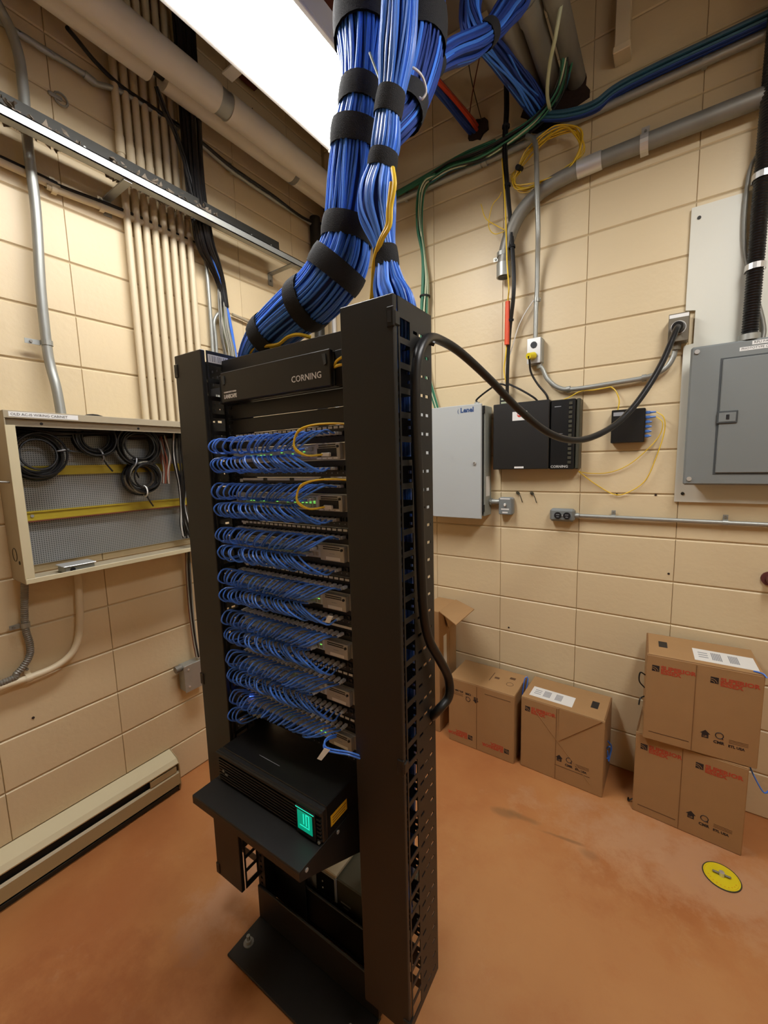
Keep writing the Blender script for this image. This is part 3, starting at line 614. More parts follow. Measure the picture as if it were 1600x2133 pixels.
# small black splitter box
t = Thing('fiber_terminal', 'small black fibre terminal box with blue connectors', 'terminal box', (1.845, 0, 1.665))
t.part('body', wallbox(MB(), 1.778, 1.912, 1.664, 1.816, .001, .05, .003), 'black_satin'); t.part('sticker', wallbox(MB(), 1.786, 1.828, 1.788, 1.805, .05, .0505, 0), 'print_grey')
for i in range(6):
    z = 1.685+i*.021; c = t.part('connector', MB().box((1.912, -.036, z), (1.93, -.018, z+.012), .002), 'connector_blue'); t.part('boot', MB().cyl((1.93, -.027, z+.006), (1.952 if i > 3 else 1.938, -.027, z+.006), .005, 8, r1=.003), 'connector_blue', parent=c)
for x, z in ((1.783, 1.669), (1.902, 1.669), (1.835, 1.797)): t.part('screw', MB().cyl((x, -.05, z), (x, -.052, z), .004, 8), 'black_matte')
def cable(name, label, pts, r, mat, cat='cable', group=None, k=6, n=7): return Thing(name, label, cat, pts[0], group=group, mb=MB().tube(smooth(pts, k), r, n), mat=mat)
cable('fiber_cable', 'thin yellow fibre looping wide below the small black terminal box', [(1.952, -.027, 1.796), (1.9816, -0.0400, 1.7669), (1.9862, -0.0300, 1.7043), (1.9625, -0.0300, 1.5988), (1.9247, -0.0200, 1.4898), (1.8595, -0.0120, 1.4322), (1.8001, -0.0120, 1.4194), (1.7151, -0.0120, 1.4697), (1.6386, -0.0200, 1.5320)], .0022, 'yellow_jacket')
cable('fiber_cable', 'thin yellow fibre looping tightly under the small black terminal box', [(1.952, -.027, 1.775), (1.9772, -0.0400, 1.7463), (1.9707, -0.0300, 1.6946), (1.9281, -0.0300, 1.6324), (1.8545, -0.0150, 1.5616), (1.7758, -0.0120, 1.5260), (1.6921, -0.0120, 1.5218), (1.6389, -0.0220, 1.5320)], .0020, 'yellow_jacket')
cable('fiber_cable', 'pair of thin yellow fibre ends dropping into the small terminal box top', [(1.7665, -0.0250, 1.9293), (1.7896, -0.0300, 1.9041), (1.8050, -0.0300, 1.8587), (1.80, -.03, 1.812)], .0028, 'yellow_jacket')
cable('fiber_cable', 'yellow fibre leaving the fibre wall box top along the bent conduit', [(1.5347, -0.0500, 1.8775), (1.5860, -0.0300, 1.8976), (1.6388, -0.0250, 1.9222), (1.7019, -0.0250, 1.9216), (1.7666, -0.0250, 1.9271)], .0026, 'yellow_jacket')
# bent conduit between the outlets
t = conduit('steel_conduit', 'bent steel conduit sweeping from the yellow plug outlet to the high power outlet', [(1.440, -.025, 2.075), (1.4585, -0.0250, 2.0501), (1.4829, -0.0250, 1.9995), (1.5391, -0.0250, 1.9501), (1.6169, -0.0250, 1.9362), (1.8013, -0.0250, 1.9446), (1.9138, -0.0250, 1.9533), (1.9749, -0.0250, 1.9799), (2.0022, -0.0250, 2.0224), (2.012, -.025, 2.080)], .011, 'galvanised', 12, base=(1.440, -.025, 2.075))
for u, v in ((1184,810), (1342,786)): strap(t, (1.5817, -0.0250, 1.9403) if u < 1200 else (1.8992, -0.0250, 1.9532), (1,0,.05), (0,-1,0), .011, mat='galvanised', ear=-.03)
# outlet with yellow plug
t = Thing('outlet_box', 'galvanised outlet box holding a yellow plug', 'outlet', (1.42, 0, 2.078))
t.part('body', wallbox(MB(), 1.388, 1.458, 2.080, 2.206, .001, .052, .006), 'galvanised'); t.part('cover', wallbox(MB(), 1.386, 1.452, 2.082, 2.206, .052, .055, .001), 'steel_bright')
s_ = t.part('socket', MB().cyl((1.419, -.055, 2.172), (1.419, -.058, 2.172), .016, 16), 'socket_dark'); t.part('socket', MB().cyl((1.419, -.055, 2.118), (1.419, -.058, 2.118), .016, 16), 'socket_dark')
t.part('connector', MB().cyl((1.442, -.025, 2.060), (1.442, -.025, 2.080), .014, 10), 'galvanised')
t = Thing('power_plug', 'yellow plug with black cord dropping behind the fibre wall box', 'plug', (1.419, -.06, 2.118))
t.part('body', MB().cyl((1.419, -.058, 2.118), (1.405, -.098, 2.112), .019, 14, r1=.015), 'plug_yellow'); t.part('cord', MB().tube(smooth([(1.405, -.097, 2.112), (1.4085, -0.0900, 2.0933), (1.4112, -0.0700, 2.0378), (1.4428, -0.0600, 1.9761), (1.4846, -0.0550, 1.9199), (1.4958, -0.0500, 1.8815)]), .0052, 8), 'black_jacket')
# vertical conduit
t = conduit('steel_conduit', 'steel conduit dropping straight down to the outlet with the yellow plug', [(1.3712, -0.0600, 3.1469), (1.4101, -0.0850, 3.0974), (1.4274, -0.1050, 3.0317), (1.4360, -0.1080, 2.8511), (1.4389, -0.0900, 2.6890), (1.4288, -0.0500, 2.5767), (1.4238, -0.0300, 2.4501), (1.4209, -0.0300, 2.3592), (1.420, -.03, 2.207)], .0115, 'galvanised')
strap(t, (1.4226, -0.0300, 2.3933), (0,0,1), (0,-1,0), .0115, ear=-.03)
conduit('steel_conduit', 'long level conduit carrying green and blue cables high on the block wall', [(.05, -.03, 3.14), (1.12, -.03, 3.137), (2.0, -.03, 3.137), (3.5, -.03, 3.137)], .0165, 'galvanised', base=(1.12, -.03, 3.137))
t = Thing('conduit_coupling', 'set screw coupling on the long level conduit by the green cables', 'coupling', (1.09, -.03, 3.137), mb=MB().cyl((1.05, -.03, 3.137), (1.13, -.03, 3.137), .0205, 14).cyl((1.14, -.03, 3.137), (1.16, -.03, 3.137), .0215, 14), mat='galvanised')
for x, lab in ((.67, 'beside the hanging green cables'), (2.05, 'above the white backing board')):
    t = Thing('conduit_strap', 'small strap holding the long level conduit %s' % lab, 'strap', (x, -.03, 3.137)); strap(t, (x, -.03, 3.137), (1,0,0), (0,-1,0), .0165)
# big conduit
t = conduit('steel_conduit', 'thick dull steel conduit sweeping down from the upper wall to an open end', [(3.5, -.055, 2.913), (2.6, -.055, 2.913), (1.75, -.055, 2.913), (1.60, -.055, 2.908), (1.45, -.055, 2.880), (1.345, -.055, 2.815), (1.288, -.055, 2.72), (1.265, -.055, 2.63), (1.262, -.055, 2.56)], .033, 'dull_steel', 18, base=(1.262, -.055, 2.56))
t.part('coupling', MB().cyl((1.60, -.055, 2.910), (1.70, -.055, 2.913), .037, 18), 'steel_bright'); t.part('bushing', MB().cyl((1.262, -.055, 2.535), (1.262, -.055, 2.60), .0365, 18), 'galvanised'); t.part('throat', MB().cyl((1.262, -.055, 2.533), (1.262, -.055, 2.536), .029, 18), 'socket_dark')
strap(t, (1.86, -.055, 2.913), (1,0,0), (0,-1,0), .033, wdt=.03, ear=.045, mat='steel_bright'); strap(t, (1.262, -.055, 2.645), (0,0,1), (0,-1,0), .033, wdt=.02)
# white backing board with notch, panel, armoured feed
t = Thing('backing_board', 'tall white painted backing board behind the grey electrical panel', 'board', (2.6, -.001, 1.393))
t.part('board', MB().prism([(2.037, 1.393), (2.037, 2.066), (2.071, 2.072), (2.071, 2.206), (2.037, 2.212), (2.037, 2.616), (3.2, 2.616), (3.2, 1.393)], 1, -.016, -.001), 'board_white')
for x, z in ((2.064, 2.57), (2.066, 1.43)): t.part('screw', MB().cyl((x, -.016, z), (x, -.019, z), .007, 8), 'dark_steel')
t = Thing('breaker_box', 'grey steel electrical panel with a latch door', 'electrical panel', (2.45, -.016, 1.474))
t.part('body', wallbox(MB(), 2.085, 2.80, 1.49, 2.02, .017, .085), 'panel_grey'); t.part('cover', wallbox(MB(), 2.062, 2.82, 1.474, 2.039, .085, .10, .010), 'panel_grey')
t.part('door_gap', wallbox(MB(), 2.160, 2.76, 1.518, 1.980, .10, .1012, 0), 'panel_gap'); d = t.part('door', wallbox(MB(), 2.167, 2.755, 1.524, 1.974, .1005, .107, .003), 'panel_grey')
l_ = t.part('latch', wallbox(MB(), 2.160, 2.225, 1.722, 1.772, .1065, .112, .004), 'panel_gap', parent=d); t.part('latch_pull', wallbox(MB(), 2.166, 2.219, 1.729, 1.765, .112, .1135, .002), 'panel_grey', parent=d); t.part('latch_slot', wallbox(MB(), 2.189, 2.199, 1.738, 1.757, .1135, .116, .001), 'socket_dark', parent=d)
for z in (1.50, 2.018): t.part('screw', MB().cyl((2.083, -.10, z), (2.083, -.105, z), .009, 12), 'steel_bright')
g = t.part('label_strip', wallbox(MB(), 2.252, 2.345, 2.017, 2.031, .10, .1008, 0), 'label_white'); g2 = t.part('label_strip', wallbox(MB(), 2.216, 2.42, 1.998, 2.012, .10, .1008, 0), 'label_white')
t.text('RPU PANEL', .0125, (2.257, -.101, 2.0205), (1,0,0), (0,0,1), 'print_black', parent=g); t.text('PHOTOTYPE CONNECTION', .0118, (2.221, -.101, 2.0015), (1,0,0), (0,0,1), 'print_black', parent=g2)
Q, R = ribbed([(2.245, -.07, 2.041), (2.246, -.07, 2.2), (2.247, -.07, 2.4), (2.247, -.07, 2.6), (2.25, -.07, 3.0), (2.26, -.07, RZ-.004)], .027, pitch=.010, k=14)
t = Thing('armoured_cable', 'black ribbed armoured feed rising from the grey electrical panel', 'conduit', (2.245, -.07, 2.041)); t.part('sheath', MB().tube(Q, 0, 14, rad=R), 'black_jacket'); t.part('connector', MB().cyl((2.245, -.07, 2.039), (2.245, -.07, 2.062), .034, 14), 'galvanised')
for z in (2.31, 2.63): strap(t, (2.247, -.07, z), (0,0,1), (0,-1,0), .029, wdt=.022, mat='steel_bright', ear=-.04)
conduit('steel_conduit', 'slim grey conduit curling beside the black armoured feed', [(2.29, -.04, 2.041), (2.285, -.03, 2.12), (2.215, -.028, 2.4), (2.21, -.028, 2.66), (2.24, -.028, 2.75)], .008, 'dull_steel', 10, base=(2.29, -.04, 2.041))
# twist lock outlet and heavy cord
t = Thing('power_outlet', 'brown metal outlet box holding the heavy black plug', 'outlet', (2.015, 0, 2.078))
t.part('body', wallbox(MB(), 1.982, 2.052, 2.080, 2.192, .001, .062, .004), 'receptacle_brown'); t.part('cover', wallbox(MB(), 1.980, 2.050, 2.080, 2.194, .062, .066, .001), 'receptacle_brown')
g = t.part('label_strip', wallbox(MB(), 1.982, 2.049, 2.176, 2.190, .066, .0667, 0), 'label_white'); t.part('connector', MB().cyl((2.013, -.03, 2.052), (2.013, -.03, 2.080), .016, 10), 'receptacle_brown'); t.part('socket', MB().cyl((2.015, -.066, 2.135), (2.015, -.069, 2.135), .028, 20), 'steel_bright')
cord = [(2.015, -.10, 2.132), (2.006, -.16, 2.10), (1.9662, -0.2600, 1.9606), (1.9079, -0.3700, 1.8252), (1.8483, -0.4800, 1.7318), (1.7852, -0.6000, 1.6778), (1.7301, -0.7200, 1.6619), (1.6751, -0.8400, 1.6877), (1.6190, -0.9700, 1.7552), (1.5749, -1.1000, 1.8309), (1.5399, -1.2200, 1.8859), (1.5261, -1.3100, 1.9005), (0.4030, 0.0683, 1.8812), (0.4120, 0.0066, 1.8409), (0.4120, -0.0127, 1.7778), (0.4120, -0.0143, 1.6666), (0.4120, -0.0075, 1.5412), (0.4120, -0.0030, 1.3991), (0.4120, 0.0068, 1.2602), (0.4140, 0.0276, 1.1823), (0.4250, 0.0612, 1.1196), (0.4300, 0.1029, 1.0509), (0.4300, 0.1021, 0.9988), (0.4100, 0.0696, 0.9678), (0.3600, 0.1170, 0.9021)]
ri = 13
P = [Vector(p) for p in cord[:12]]+[rw(p) for p in cord[12:]]
t = Thing('power_cable', 'heavy black power cord draped from the wall outlet to the rack', 'power cord', P[0])
t.part('cord', MB().tube(smooth(P, 8), .0115, 10), 'black_jacket'); t.part('plug', MB().cyl((2.015, -.069, 2.135), (2.012, -.108, 2.131), .025, 18, r1=.020), 'black_satin')
# black riser bundle with orange sleeve
bundle('cable_bundle', 'slim black cable riser tied down the block wall to the fibre box', [(1.2775, -0.0900, 3.4476), (1.2783, -0.0800, 3.2874), (1.2706, -0.0800, 3.1205), (1.2838, -0.0700, 2.9246), (1.3073, -0.0750, 2.6922), (1.3261, -0.0950, 2.4538), (1.2979, -0.0600, 2.2601), (1.2865, -0.0500, 2.0953), (1.2840, -0.0450, 1.9359)], [.011,.012,.013,.010,.010,.010,.008,.008,.008], 6, ['black_jacket'], .005, core='black_jacket', seed=41, wander=.6, straps=[(.33,.012),(.47,.012),(.63,.012),(.80,.012)], base=(1.2840, -0.0450, 1.9359), up='start')
cable('fiber_cable', 'yellow fibre running down beside the black riser past the orange sleeve', [(1.2565, -0.0800, 3.0830), (1.2747, -0.0850, 2.8767), (1.2824, -0.0900, 2.7610), (1.2906, -0.0950, 2.5994), (1.3034, -0.1000, 2.4579), (1.2895, -0.0700, 2.4008), (1.2812, -0.0600, 2.1792), (1.2662, -0.0500, 2.0737), (1.2799, -0.0500, 1.9979), (1.2884, -0.0500, 1.9174)], .0036, 'yellow_jacket')
t = Thing('cable_sleeve', 'bright orange plastic sleeve on the black cable riser', 'sleeve', (1.2852, -0.0650, 2.1944), mb=MB().cyl((1.2875, -0.0720, 2.1925), (1.2921, -0.0780, 2.4026), .0125, 12), mat='sleeve_orange')
cable('fiber_cable', 'stray loop of thin yellow fibre above the open steel conduit end', [(1.2711, -0.0700, 2.7460), (1.2163, -0.0700, 2.7519), (1.1855, -0.0700, 2.8007), (1.2028, -0.0700, 2.8863), (1.2400, -0.0700, 2.9182), (1.2496, -0.0700, 2.9370)], .0022, 'yellow_jacket')
cable('fiber_cable', 'second stray loop of thin yellow fibre crossing the first', [(1.2776, -0.0750, 2.7464), (1.2304, -0.0750, 2.7841), (1.1718, -0.0750, 2.8375), (1.1457, -0.0750, 2.9152)], .0022, 'yellow_jacket')
cable('black_cable', 'thin black cord arching from the riser to the grey control cabinet', [(1.2928, -0.0500, 1.9839), (1.2409, -0.0500, 2.0027), (1.1844, -0.0550, 1.9787), (1.12, -.06, 1.935), (1.12, -.06, 1.918)], .005, 'black_jacket')
cable('black_cable', 'thin black cord arching from the riser onto the fibre wall box', [(1.2927, -0.0500, 1.9962), (1.3574, -0.0550, 1.9584), (1.4237, -0.0550, 1.9123), (1.4467, -0.0500, 1.8864)], .005, 'black_jacket')
cable('white_wire', 'thin white wire slanting from the conduit strap to the black riser', [(1.4084, -0.0300, 2.3966), (1.3688, -0.0300, 2.3475), (1.3346, -0.0350, 2.2827), (1.3075, -0.0400, 2.1909), (1.2895, -0.0450, 2.1323)], .0025, 'label_white')
# yellow coil
t = Thing('fiber_coil', 'large coil of yellow fibre hung below the long conduit', 'cable coil', (1.4802, -0.0700, 2.9986)); rr = random.Random(9)
YC = [(1.3349, -0.0700, 3.0034), (1.3687, -0.0700, 3.0539), (1.4458, -0.0700, 3.0949), (1.5303, -0.0700, 3.1031), (1.6023, -0.0700, 3.0580), (1.6144, -0.0700, 2.9841), (1.5554, -0.0700, 2.9280), (1.4496, -0.0700, 2.9066), (1.3477, -0.0700, 2.9231), (1.3119, -0.0700, 2.9690)]
for i in range(9):
    pts = [(x+rr.uniform(-.014, .014), -.05-.004*i, z+rr.uniform(-.014, .014)) for x, y, z in YC]
    t.part('loop', MB().tube(smooth(pts+pts[:1], 5), .0030, 6), 'yellow_jacket')
t.part('tie', MB().cyl((1.3392, -0.1000, 3.0010), (1.3458, -0.0600, 3.0108), .012, 10), 'black_matte')
# green cables over the conduit
bundle('cable_bundle', 'green and pale cables lying along the long level conduit', [(1.5591, -0.3000, 3.4212), (1.5693, -0.2000, 3.3354), (1.5578, -0.1500, 3.2670), (1.5129, -0.1000, 3.2266), (1.4248, -0.0800, 3.1799), (1.2876, -0.0750, 3.1548), (1.1398, -0.0750, 3.1438), (0.9792, -0.0750, 3.1622), (0.8490, -0.0750, 3.1409)], [.024,.026,.024,.024,.024,.024,.026,.022,.018], 14, ['green_jacket','green_jacket','pale_jacket','teal_jacket','black_jacket'], .0046, seed=51, wander=.9, base=(1.1398, -0.0750, 3.1438), up='start')
bundle('cable_bundle', 'green cables hanging down the block wall behind the rack', [(0.8934, -0.0750, 3.1481), (0.8253, -0.0700, 3.1450), (0.7820, -0.0600, 3.0865), (0.7676, -0.0500, 2.9442), (0.7901, -0.0500, 2.7831), (0.8002, -0.0500, 2.6242), (0.7910, -0.0500, 2.4410), (0.7932, -0.0500, 2.1694), (.87, -.05, 1.9)], [.018,.022,.022,.020,.012,.022,.026,.02,.012], 13, ['green_jacket','green_jacket','green_jacket','pale_jacket'], .0042, seed=52, wander=.5, straps=[(.5,.010)], strapmat='black_matte', base=(0.7901, -0.0500, 2.7831))
bundle('cable_bundle', 'black cables tied on top of the long level conduit near the corner', [(.25,-.045,3.165), (.6,-.045,3.168), (.85,-.05,3.18), (1.05,-.055,3.19), (1.22,-.07,3.17)], [.012,.014,.016,.018,.018], 5, ['black_jacket','green_jacket'], .0065, seed=53, base=(.85,-.05,3.18))
bundle('cable_bundle', 'dark teal cables running along the long conduit above the backing board', [(1.4219, -0.0700, 3.2015), (1.5475, -0.0600, 3.1571), (1.6648, -0.0500, 3.1449), (1.80,-.045,3.178), (2.3,-.045,3.178), (3.4,-.045,3.178)], [.018,.02,.022,.022,.022,.022], 9, ['teal_jacket','blue_navy','teal_jacket','green_jacket'], .007, core='black_jacket', seed=54, wander=.2, base=(1.80,-.045,3.178))
cable('fiber_cable', 'yellow cable under the dark teal cables beside the wall hole', [(1.4525, -0.0600, 3.1796), (1.5146, -0.0500, 3.1539), (1.5858, -0.0450, 3.1391), (1.6645, -0.0450, 3.1327)], .006, 'yellow_jacket')
cable('white_cable', 'single cream cable arching from above in front of the big conduits', [((1.6010, -0.4200, 3.3955)[0], -.42, RZ-.004), (1.6010, -0.4200, 3.3955), (1.5755, -0.4000, 3.2360), (1.5291, -0.3000, 3.2145), (1.4953, -0.2000, 3.1896), (1.4827, -0.1000, 3.1917), (1.4750, -0.0200, 3.2142)], .0075, 'pale_jacket')
# conduits through the ragged hole
def blob(cx, cz, rx, rz, n, seed):
    rr = random.Random(seed); return [(cx+rx*math.cos(2*math.pi*i/n)*rr.uniform(.75, 1.15), cz+rz*math.sin(2*math.pi*i/n)*rr.uniform(.75, 1.15)) for i in range(n)]
Thing('wall_hole', 'ragged dark hole in the wall where the big conduits pass', 'hole', (1.50, 0, 3.28), mb=MB().prism(blob(1.485, 3.285, .155, .115, 22, 3), 1, -.004, .001), mat='hole_dark')
Thing('wall_hole', 'small ragged dark hole where the orange and blue cables enter', 'hole', (1.09, 0, 3.32), mb=MB().prism(blob(1.095, 3.322, .06, .05, 16, 5), 1, -.012, .001), mat='hole_dark')
for i, (x, z, r, lab) in enumerate(((1.395, 3.33, .047, 'leftmost'), (1.485, 3.315, .042, 'middle'), (1.575, 3.325, .040, 'rightmost'))):
    t = Thing('large_conduit', 'big dull grey conduit entering the ragged wall hole, %s of three' % lab, 'conduit', (x, -.01, z), group='big conduits through the wall hole')
    t.part('pipe', MB().cyl((x, -.005, z), (x, -2.2, z), r, 20), 'dull_steel'); t.part('coupling', MB().cyl((x, -.50, z), (x, -.42, z), r+.005, 20), 'dull_steel')
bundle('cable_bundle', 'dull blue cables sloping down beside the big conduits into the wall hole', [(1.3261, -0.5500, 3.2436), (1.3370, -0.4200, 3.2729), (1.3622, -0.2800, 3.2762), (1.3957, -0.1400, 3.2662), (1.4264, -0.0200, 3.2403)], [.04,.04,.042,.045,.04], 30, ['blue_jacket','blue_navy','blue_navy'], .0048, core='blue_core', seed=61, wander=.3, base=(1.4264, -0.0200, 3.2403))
bundle('cable_bundle', 'taped orange and blue cables running straight into the small wall hole', [(1.0432, -0.4000, 3.3189), (1.0396, -0.2800, 3.3452), (1.0468, -0.1600, 3.3545), (1.0683, -0.0600, 3.3396), (1.0800, -0.0050, 3.3330)], [.022,.024,.026,.028,.026], 9, ['orange_jacket','orange_jacket','blue_navy','blue_navy','blue_navy'], .009, core='blue_core', seed=62, wander=.25, base=(1.0800, -0.0050, 3.3330))
conduit('hanger_wire', 'rusty thin tie wire rising from the small wall hole', [(1.0667, -0.0500, 3.3463), (1.1028, -0.0800, 3.4550), (1.1612, -0.1200, 3.5789)], .003, 'brown_jacket', 6, cat='wire', base=(1.0667, -0.0500, 3.3463)); conduit('hanger_wire', 'second thin tie wire crossing above the small wall hole', [(1.1333, -0.0400, 3.3339), (1.0945, -0.0600, 3.4938), (1.0855, -0.1000, 3.5901)], .0025, 'olive_case', 6, cat='wire', base=(1.1333, -0.0400, 3.3339))
t = Thing('wall_brace', 'cream painted square brace fixed to the upper block wall', 'brace', (1.765, -.02, 3.30)); t.part('post', MB().box((1.735, -.075, 3.32), (1.79, -.02, RZ-.002), .003), 'painted_pipe'); t.part('foot', MB().box((1.73, -.08, 3.295), (1.795, -.001, 3.322), .003), 'painted_pipe')
# ================================================================ cartons
def logo(t, x, z, s, y, par, flip=1):
    p = t.part('logo_square', MB().box((x, y-.0004, z), (x+s*flip, y, z-s*flip)), 'print_black', parent=par)
    for k in (.45, .72):
        pts = [(x+s*flip*(.02+k*math.sin(a)*1.15), y-.0006, z-s*flip*(1-k*math.cos(a)*1.05+.02)) for a in [i*math.pi/2/8 for i in range(9)]]
        pts = [q for q in pts if abs(q[0]-x) < s and abs(q[2]-z) < s]
        t.part('logo_arc', MB().tube(pts, .0011, 4), 'cardboard', parent=par)
def carton(label, bl, ang, w_, d_, h, z0=0, flip=False, face='two', lab=None, handle=None, reel=False, cords=()):
    base = Vector((bl[0], bl[1], z0)); t = Thing('cardboard_box', label, 'box', base, group='cable cartons against the wall')
    o = t.o; o.rotation_euler = (0, 0, ang); t.base = Vector((0, 0, 0))
    body = t.part('body', MB().box((0, 0, 0), (w_, d_, h-.003), .003), 'cardboard')
    t.part('lid_flap', MB().box((.001, .001, h-.003), (w_-.001, d_-.001, h), .001), 'cardboard')
    y = -.0003
    t.part('seam', MB().box((w_*.45-.0012, -.0012, .004), (w_*.45+.0012, .0, h-.01)), 'cardboard_edge')
    def X(x): return w_-x if flip else x
    def Z(z): return h-z if flip else z
    fr = -1 if flip else 1; R_ = (fr, 0, 0); U_ = (0, 0, fr)
    for x0 in ([.02, .215] if not flip else [.025, .23]):
        if face == 'one' and x0 > .1: continue
        logo(t, X(x0), Z(h-.045), .026, 0, body, fr)
        t.text('SUPERIOR', .0235, (X(x0+.031), -.0005, Z(h-.0585)), R_, U_, 'print_red', sx=1.12, bold=.0010); t.text('ESSEX', .0235, (X(x0+.031), -.0005, Z(h-.0765)), R_, U_, 'print_red', sx=1.12, bold=.0010)
    xa = .20 if face != 'one' else .18; za = .075 if face != 'one' else .105
    q = lambda x, z: (X(xa+x), Z(za+z))
    t.part('up_arrow', MB().prism([q(.0, 0), q(.022, 0), q(.022, .018), q(.028, .018), q(.011, .034), q(-.006, .018), q(0, .018)], 1, -.0004, 0), 'print_black', parent=body); t.text('UP', .011, (X(xa+.004), -.0006, Z(za+.003)), R_, U_, 'cardboard')
    c = q(.056, .024); t.part('round_mark', MB().ring((c[0], -.0002, c[1]), (0,1,0), .0125, .0016, 20, 4), 'print_black', parent=body); c2 = q(.068, .011); t.part('mark_tail', MB().cyl((c[0]+fr*.008, -.0003, c[1]-fr*.008), (c2[0], -.0003, c2[1]), .002, 6), 'print_black', parent=body)
    t.text('CMR', .0165, (q(.038, -.011)[0], -.0005, q(0, -.011)[1]), R_, U_, 'print_black', bold=.0006); t.text('ETL USA', .0135, (q(.085, -.013)[0], -.0005, q(0, -.013)[1]), R_, U_, 'print_black', bold=.0006)
    for k in range(3): t.part('print_line', MB().box((q(.086, .012)[0], -.0004, q(0, .004+.006*k)[1]), (q(.145, 0)[0], 0, q(0, .006+.006*k)[1])), 'print_brown', parent=body)
    if face != 'one': t.part('print_line', MB().box((X(.02), -.0004, Z(.036)), (X(.16), 0, Z(.0395))), 'print_brown', parent=body)
    else:
        t.part('print_line', MB().box((.17, -.0004, .078), (.33, 0, .081)), 'print_brown', parent=body)
        t.part('torn_flap', MB().prism([(.185, h-.002), (w_-.012, h-.002), (.185, h-.175)], 1, -.0035, -.0005), 'cardboard'); t.part('crease', MB().tube([(.075, -.0012, h-.06), (.20, -.0012, h-.20), (.335, -.0012, .045)], .0014, 4), 'cardboard')
        t.part('flap_shadow_edge', MB().tube([(.185, -.002, h-.004), (.185, -.002, h-.175), (w_-.012, -.002, h-.004)], .0012, 4), 'cardboard_edge')
    if lab:
        a, b, c_, e = lab; s_ = t.part('shipping_label', MB().box((a, c_, h), (b, e, h+.0008)), 'paper'); W = b-a; D = e-c_
        for (f0, f1) in ((.30, .47), (.58, .74)):
            for k in range(6): xx = a+W*(f0+(f1-f0)*k/6); t.part('barcode_bar', MB().box((xx, c_+D*.22, h+.0008), (xx+W*(f1-f0)/9, c_+D*.82, h+.0012)), 'print_grey', parent=s_)
        for k in range(3): t.part('print_line', MB().box((a+W*.08, c_+D*(.3+.18*k), h+.0008), (a+W*.24, c_+D*(.36+.18*k), h+.0012)), 'print_grey', parent=s_)
    if handle:
        hx, hy = handle; t.part('hand_hole', MB().box((hx-.016, hy-.032, h-.001), (hx+.016, hy+.032, h+.0006), .0003), 'socket_dark')
    if flip:
        t.part('print_line', MB().box((w_*.55, d_*.35, h), (w_*.56, d_*.75, h+.0005)), 'print_brown'); t.part('round_mark', MB().ring((w_*.85, d_*.42, h), (0,0,1), .018, .0012, 18, 4), 'print_brown'); t.part('print_line', MB().box((w_*.6, d_*.5, h), (w_*.67, d_*.58, h+.0005)), 'print_brown'); t.part('print_line', MB().box((w_*.8, d_*.65, h), (w_*.88, d_*.74, h+.0005)), 'print_brown')
    if reel:
        t.part('corrugated_edge', MB().box((w_-.006 if reel > 0 else .0, .01, h), (w_ if reel > 0 else .006, d_-.01, h+.0012)), 'cardboard_edge')
    for (pts, mat) in cords: t.part('cable_end', MB().tube(smooth(pts), .003, 6), mat)
    return t
carton('upside down cardboard box beside the tall open carton', (1.036, -.268), 0.0, .374, .24, .383, flip=True, cords=[([(.378, .12, .30), (.385, .14, .41), (.40, .15, .42), (.398, .13, .36)], 'blue_patch')])
carton('cardboard box with a creased front and a shipping label on top', (1.440, -.252), -.022, .385, .24, .387, face='one', lab=(.03, .235, .035, .13), handle=(.325, .12), reel=1, cords=[([(.386, .09, .20), (.398, .08, .22), (.40, .11, .18), (.396, .10, .13), (.387, .12, .17)], 'blue_jacket'), ([(.386, .12, .22), (.402, .13, .19), (.398, .11, .15), (.387, .10, .14)], 'blue_jacket')])
carton('lower cardboard box of the pair stacked near the yellow floor disc', (1.946, -.256), -.06, .378, .245, .382, reel=-1, cords=[([(.379, .05, .375), (.40, .04, .33), (.43, .04, .28), (.45, .05, .30)], 'blue_patch'), ([(.0, .05, .02), (-.02, .04, .006), (-.022, .06, .004)], 'black_jacket')])
carton('upper cardboard box of the stacked pair, with a shipping label', (1.972, -.286), .045, .376, .245, .385, z0=.3835, lab=(.165, .365, .03, .15), handle=(.06, .13), reel=-1, cords=[([(.345, .02, .387), (.368, .004, .39), (.379, -.006, .38)], 'blue_patch'), ([(-.001, .06, .26), (-.02, .05, .27), (-.022, .05, .23), (-.001, .06, .20)], 'black_jacket'), ([(-.001, .04, .17), (-.016, .02, .165), (-.02, .01, .14)], 'black_jacket')])
# tall open carton
t = Thing('tall_carton', 'tall narrow open cardboard carton with a raised flap behind the rack', 'box', (.90, -.10, 0))
t.part('body', MB().box((.845, -.245, 0), (.967, -.012, .745), .003), 'cardboard')
F4 = [(.967, -.245, .746), (.967, -.016, .746), (1.1825, -0.2498, 0.8000), (1.1790, -0.4749, 0.7900)]
t.part('flap', MB().add(F4+[(x, y, z+.004) for x, y, z in F4], [(0,1,2,3),(4,7,6,5),(0,4,5,1),(1,5,6,2),(2,6,7,3),(3,7,4,0)]), 'cardboard', label='open flap')
F5 = [(.968, -.20, .746), (.968, -.03, .746), (.985, -.05, .63), (.985, -.16, .62)]
t.part('flap', MB().add(F5+[(x+.003, y, z) for x, y, z in F5], [(0,1,2,3),(4,7,6,5),(0,4,5,1),(1,5,6,2),(2,6,7,3),(3,7,4,0)]), 'cardboard')
t.part('tape_strip', MB().box((.9672, -.19, .36), (.968, -.15, .58)), 'paper'); t.part('tape_strip', MB().box((.9672, -.11, .36), (.968, -.09, .58)), 'cardboard')
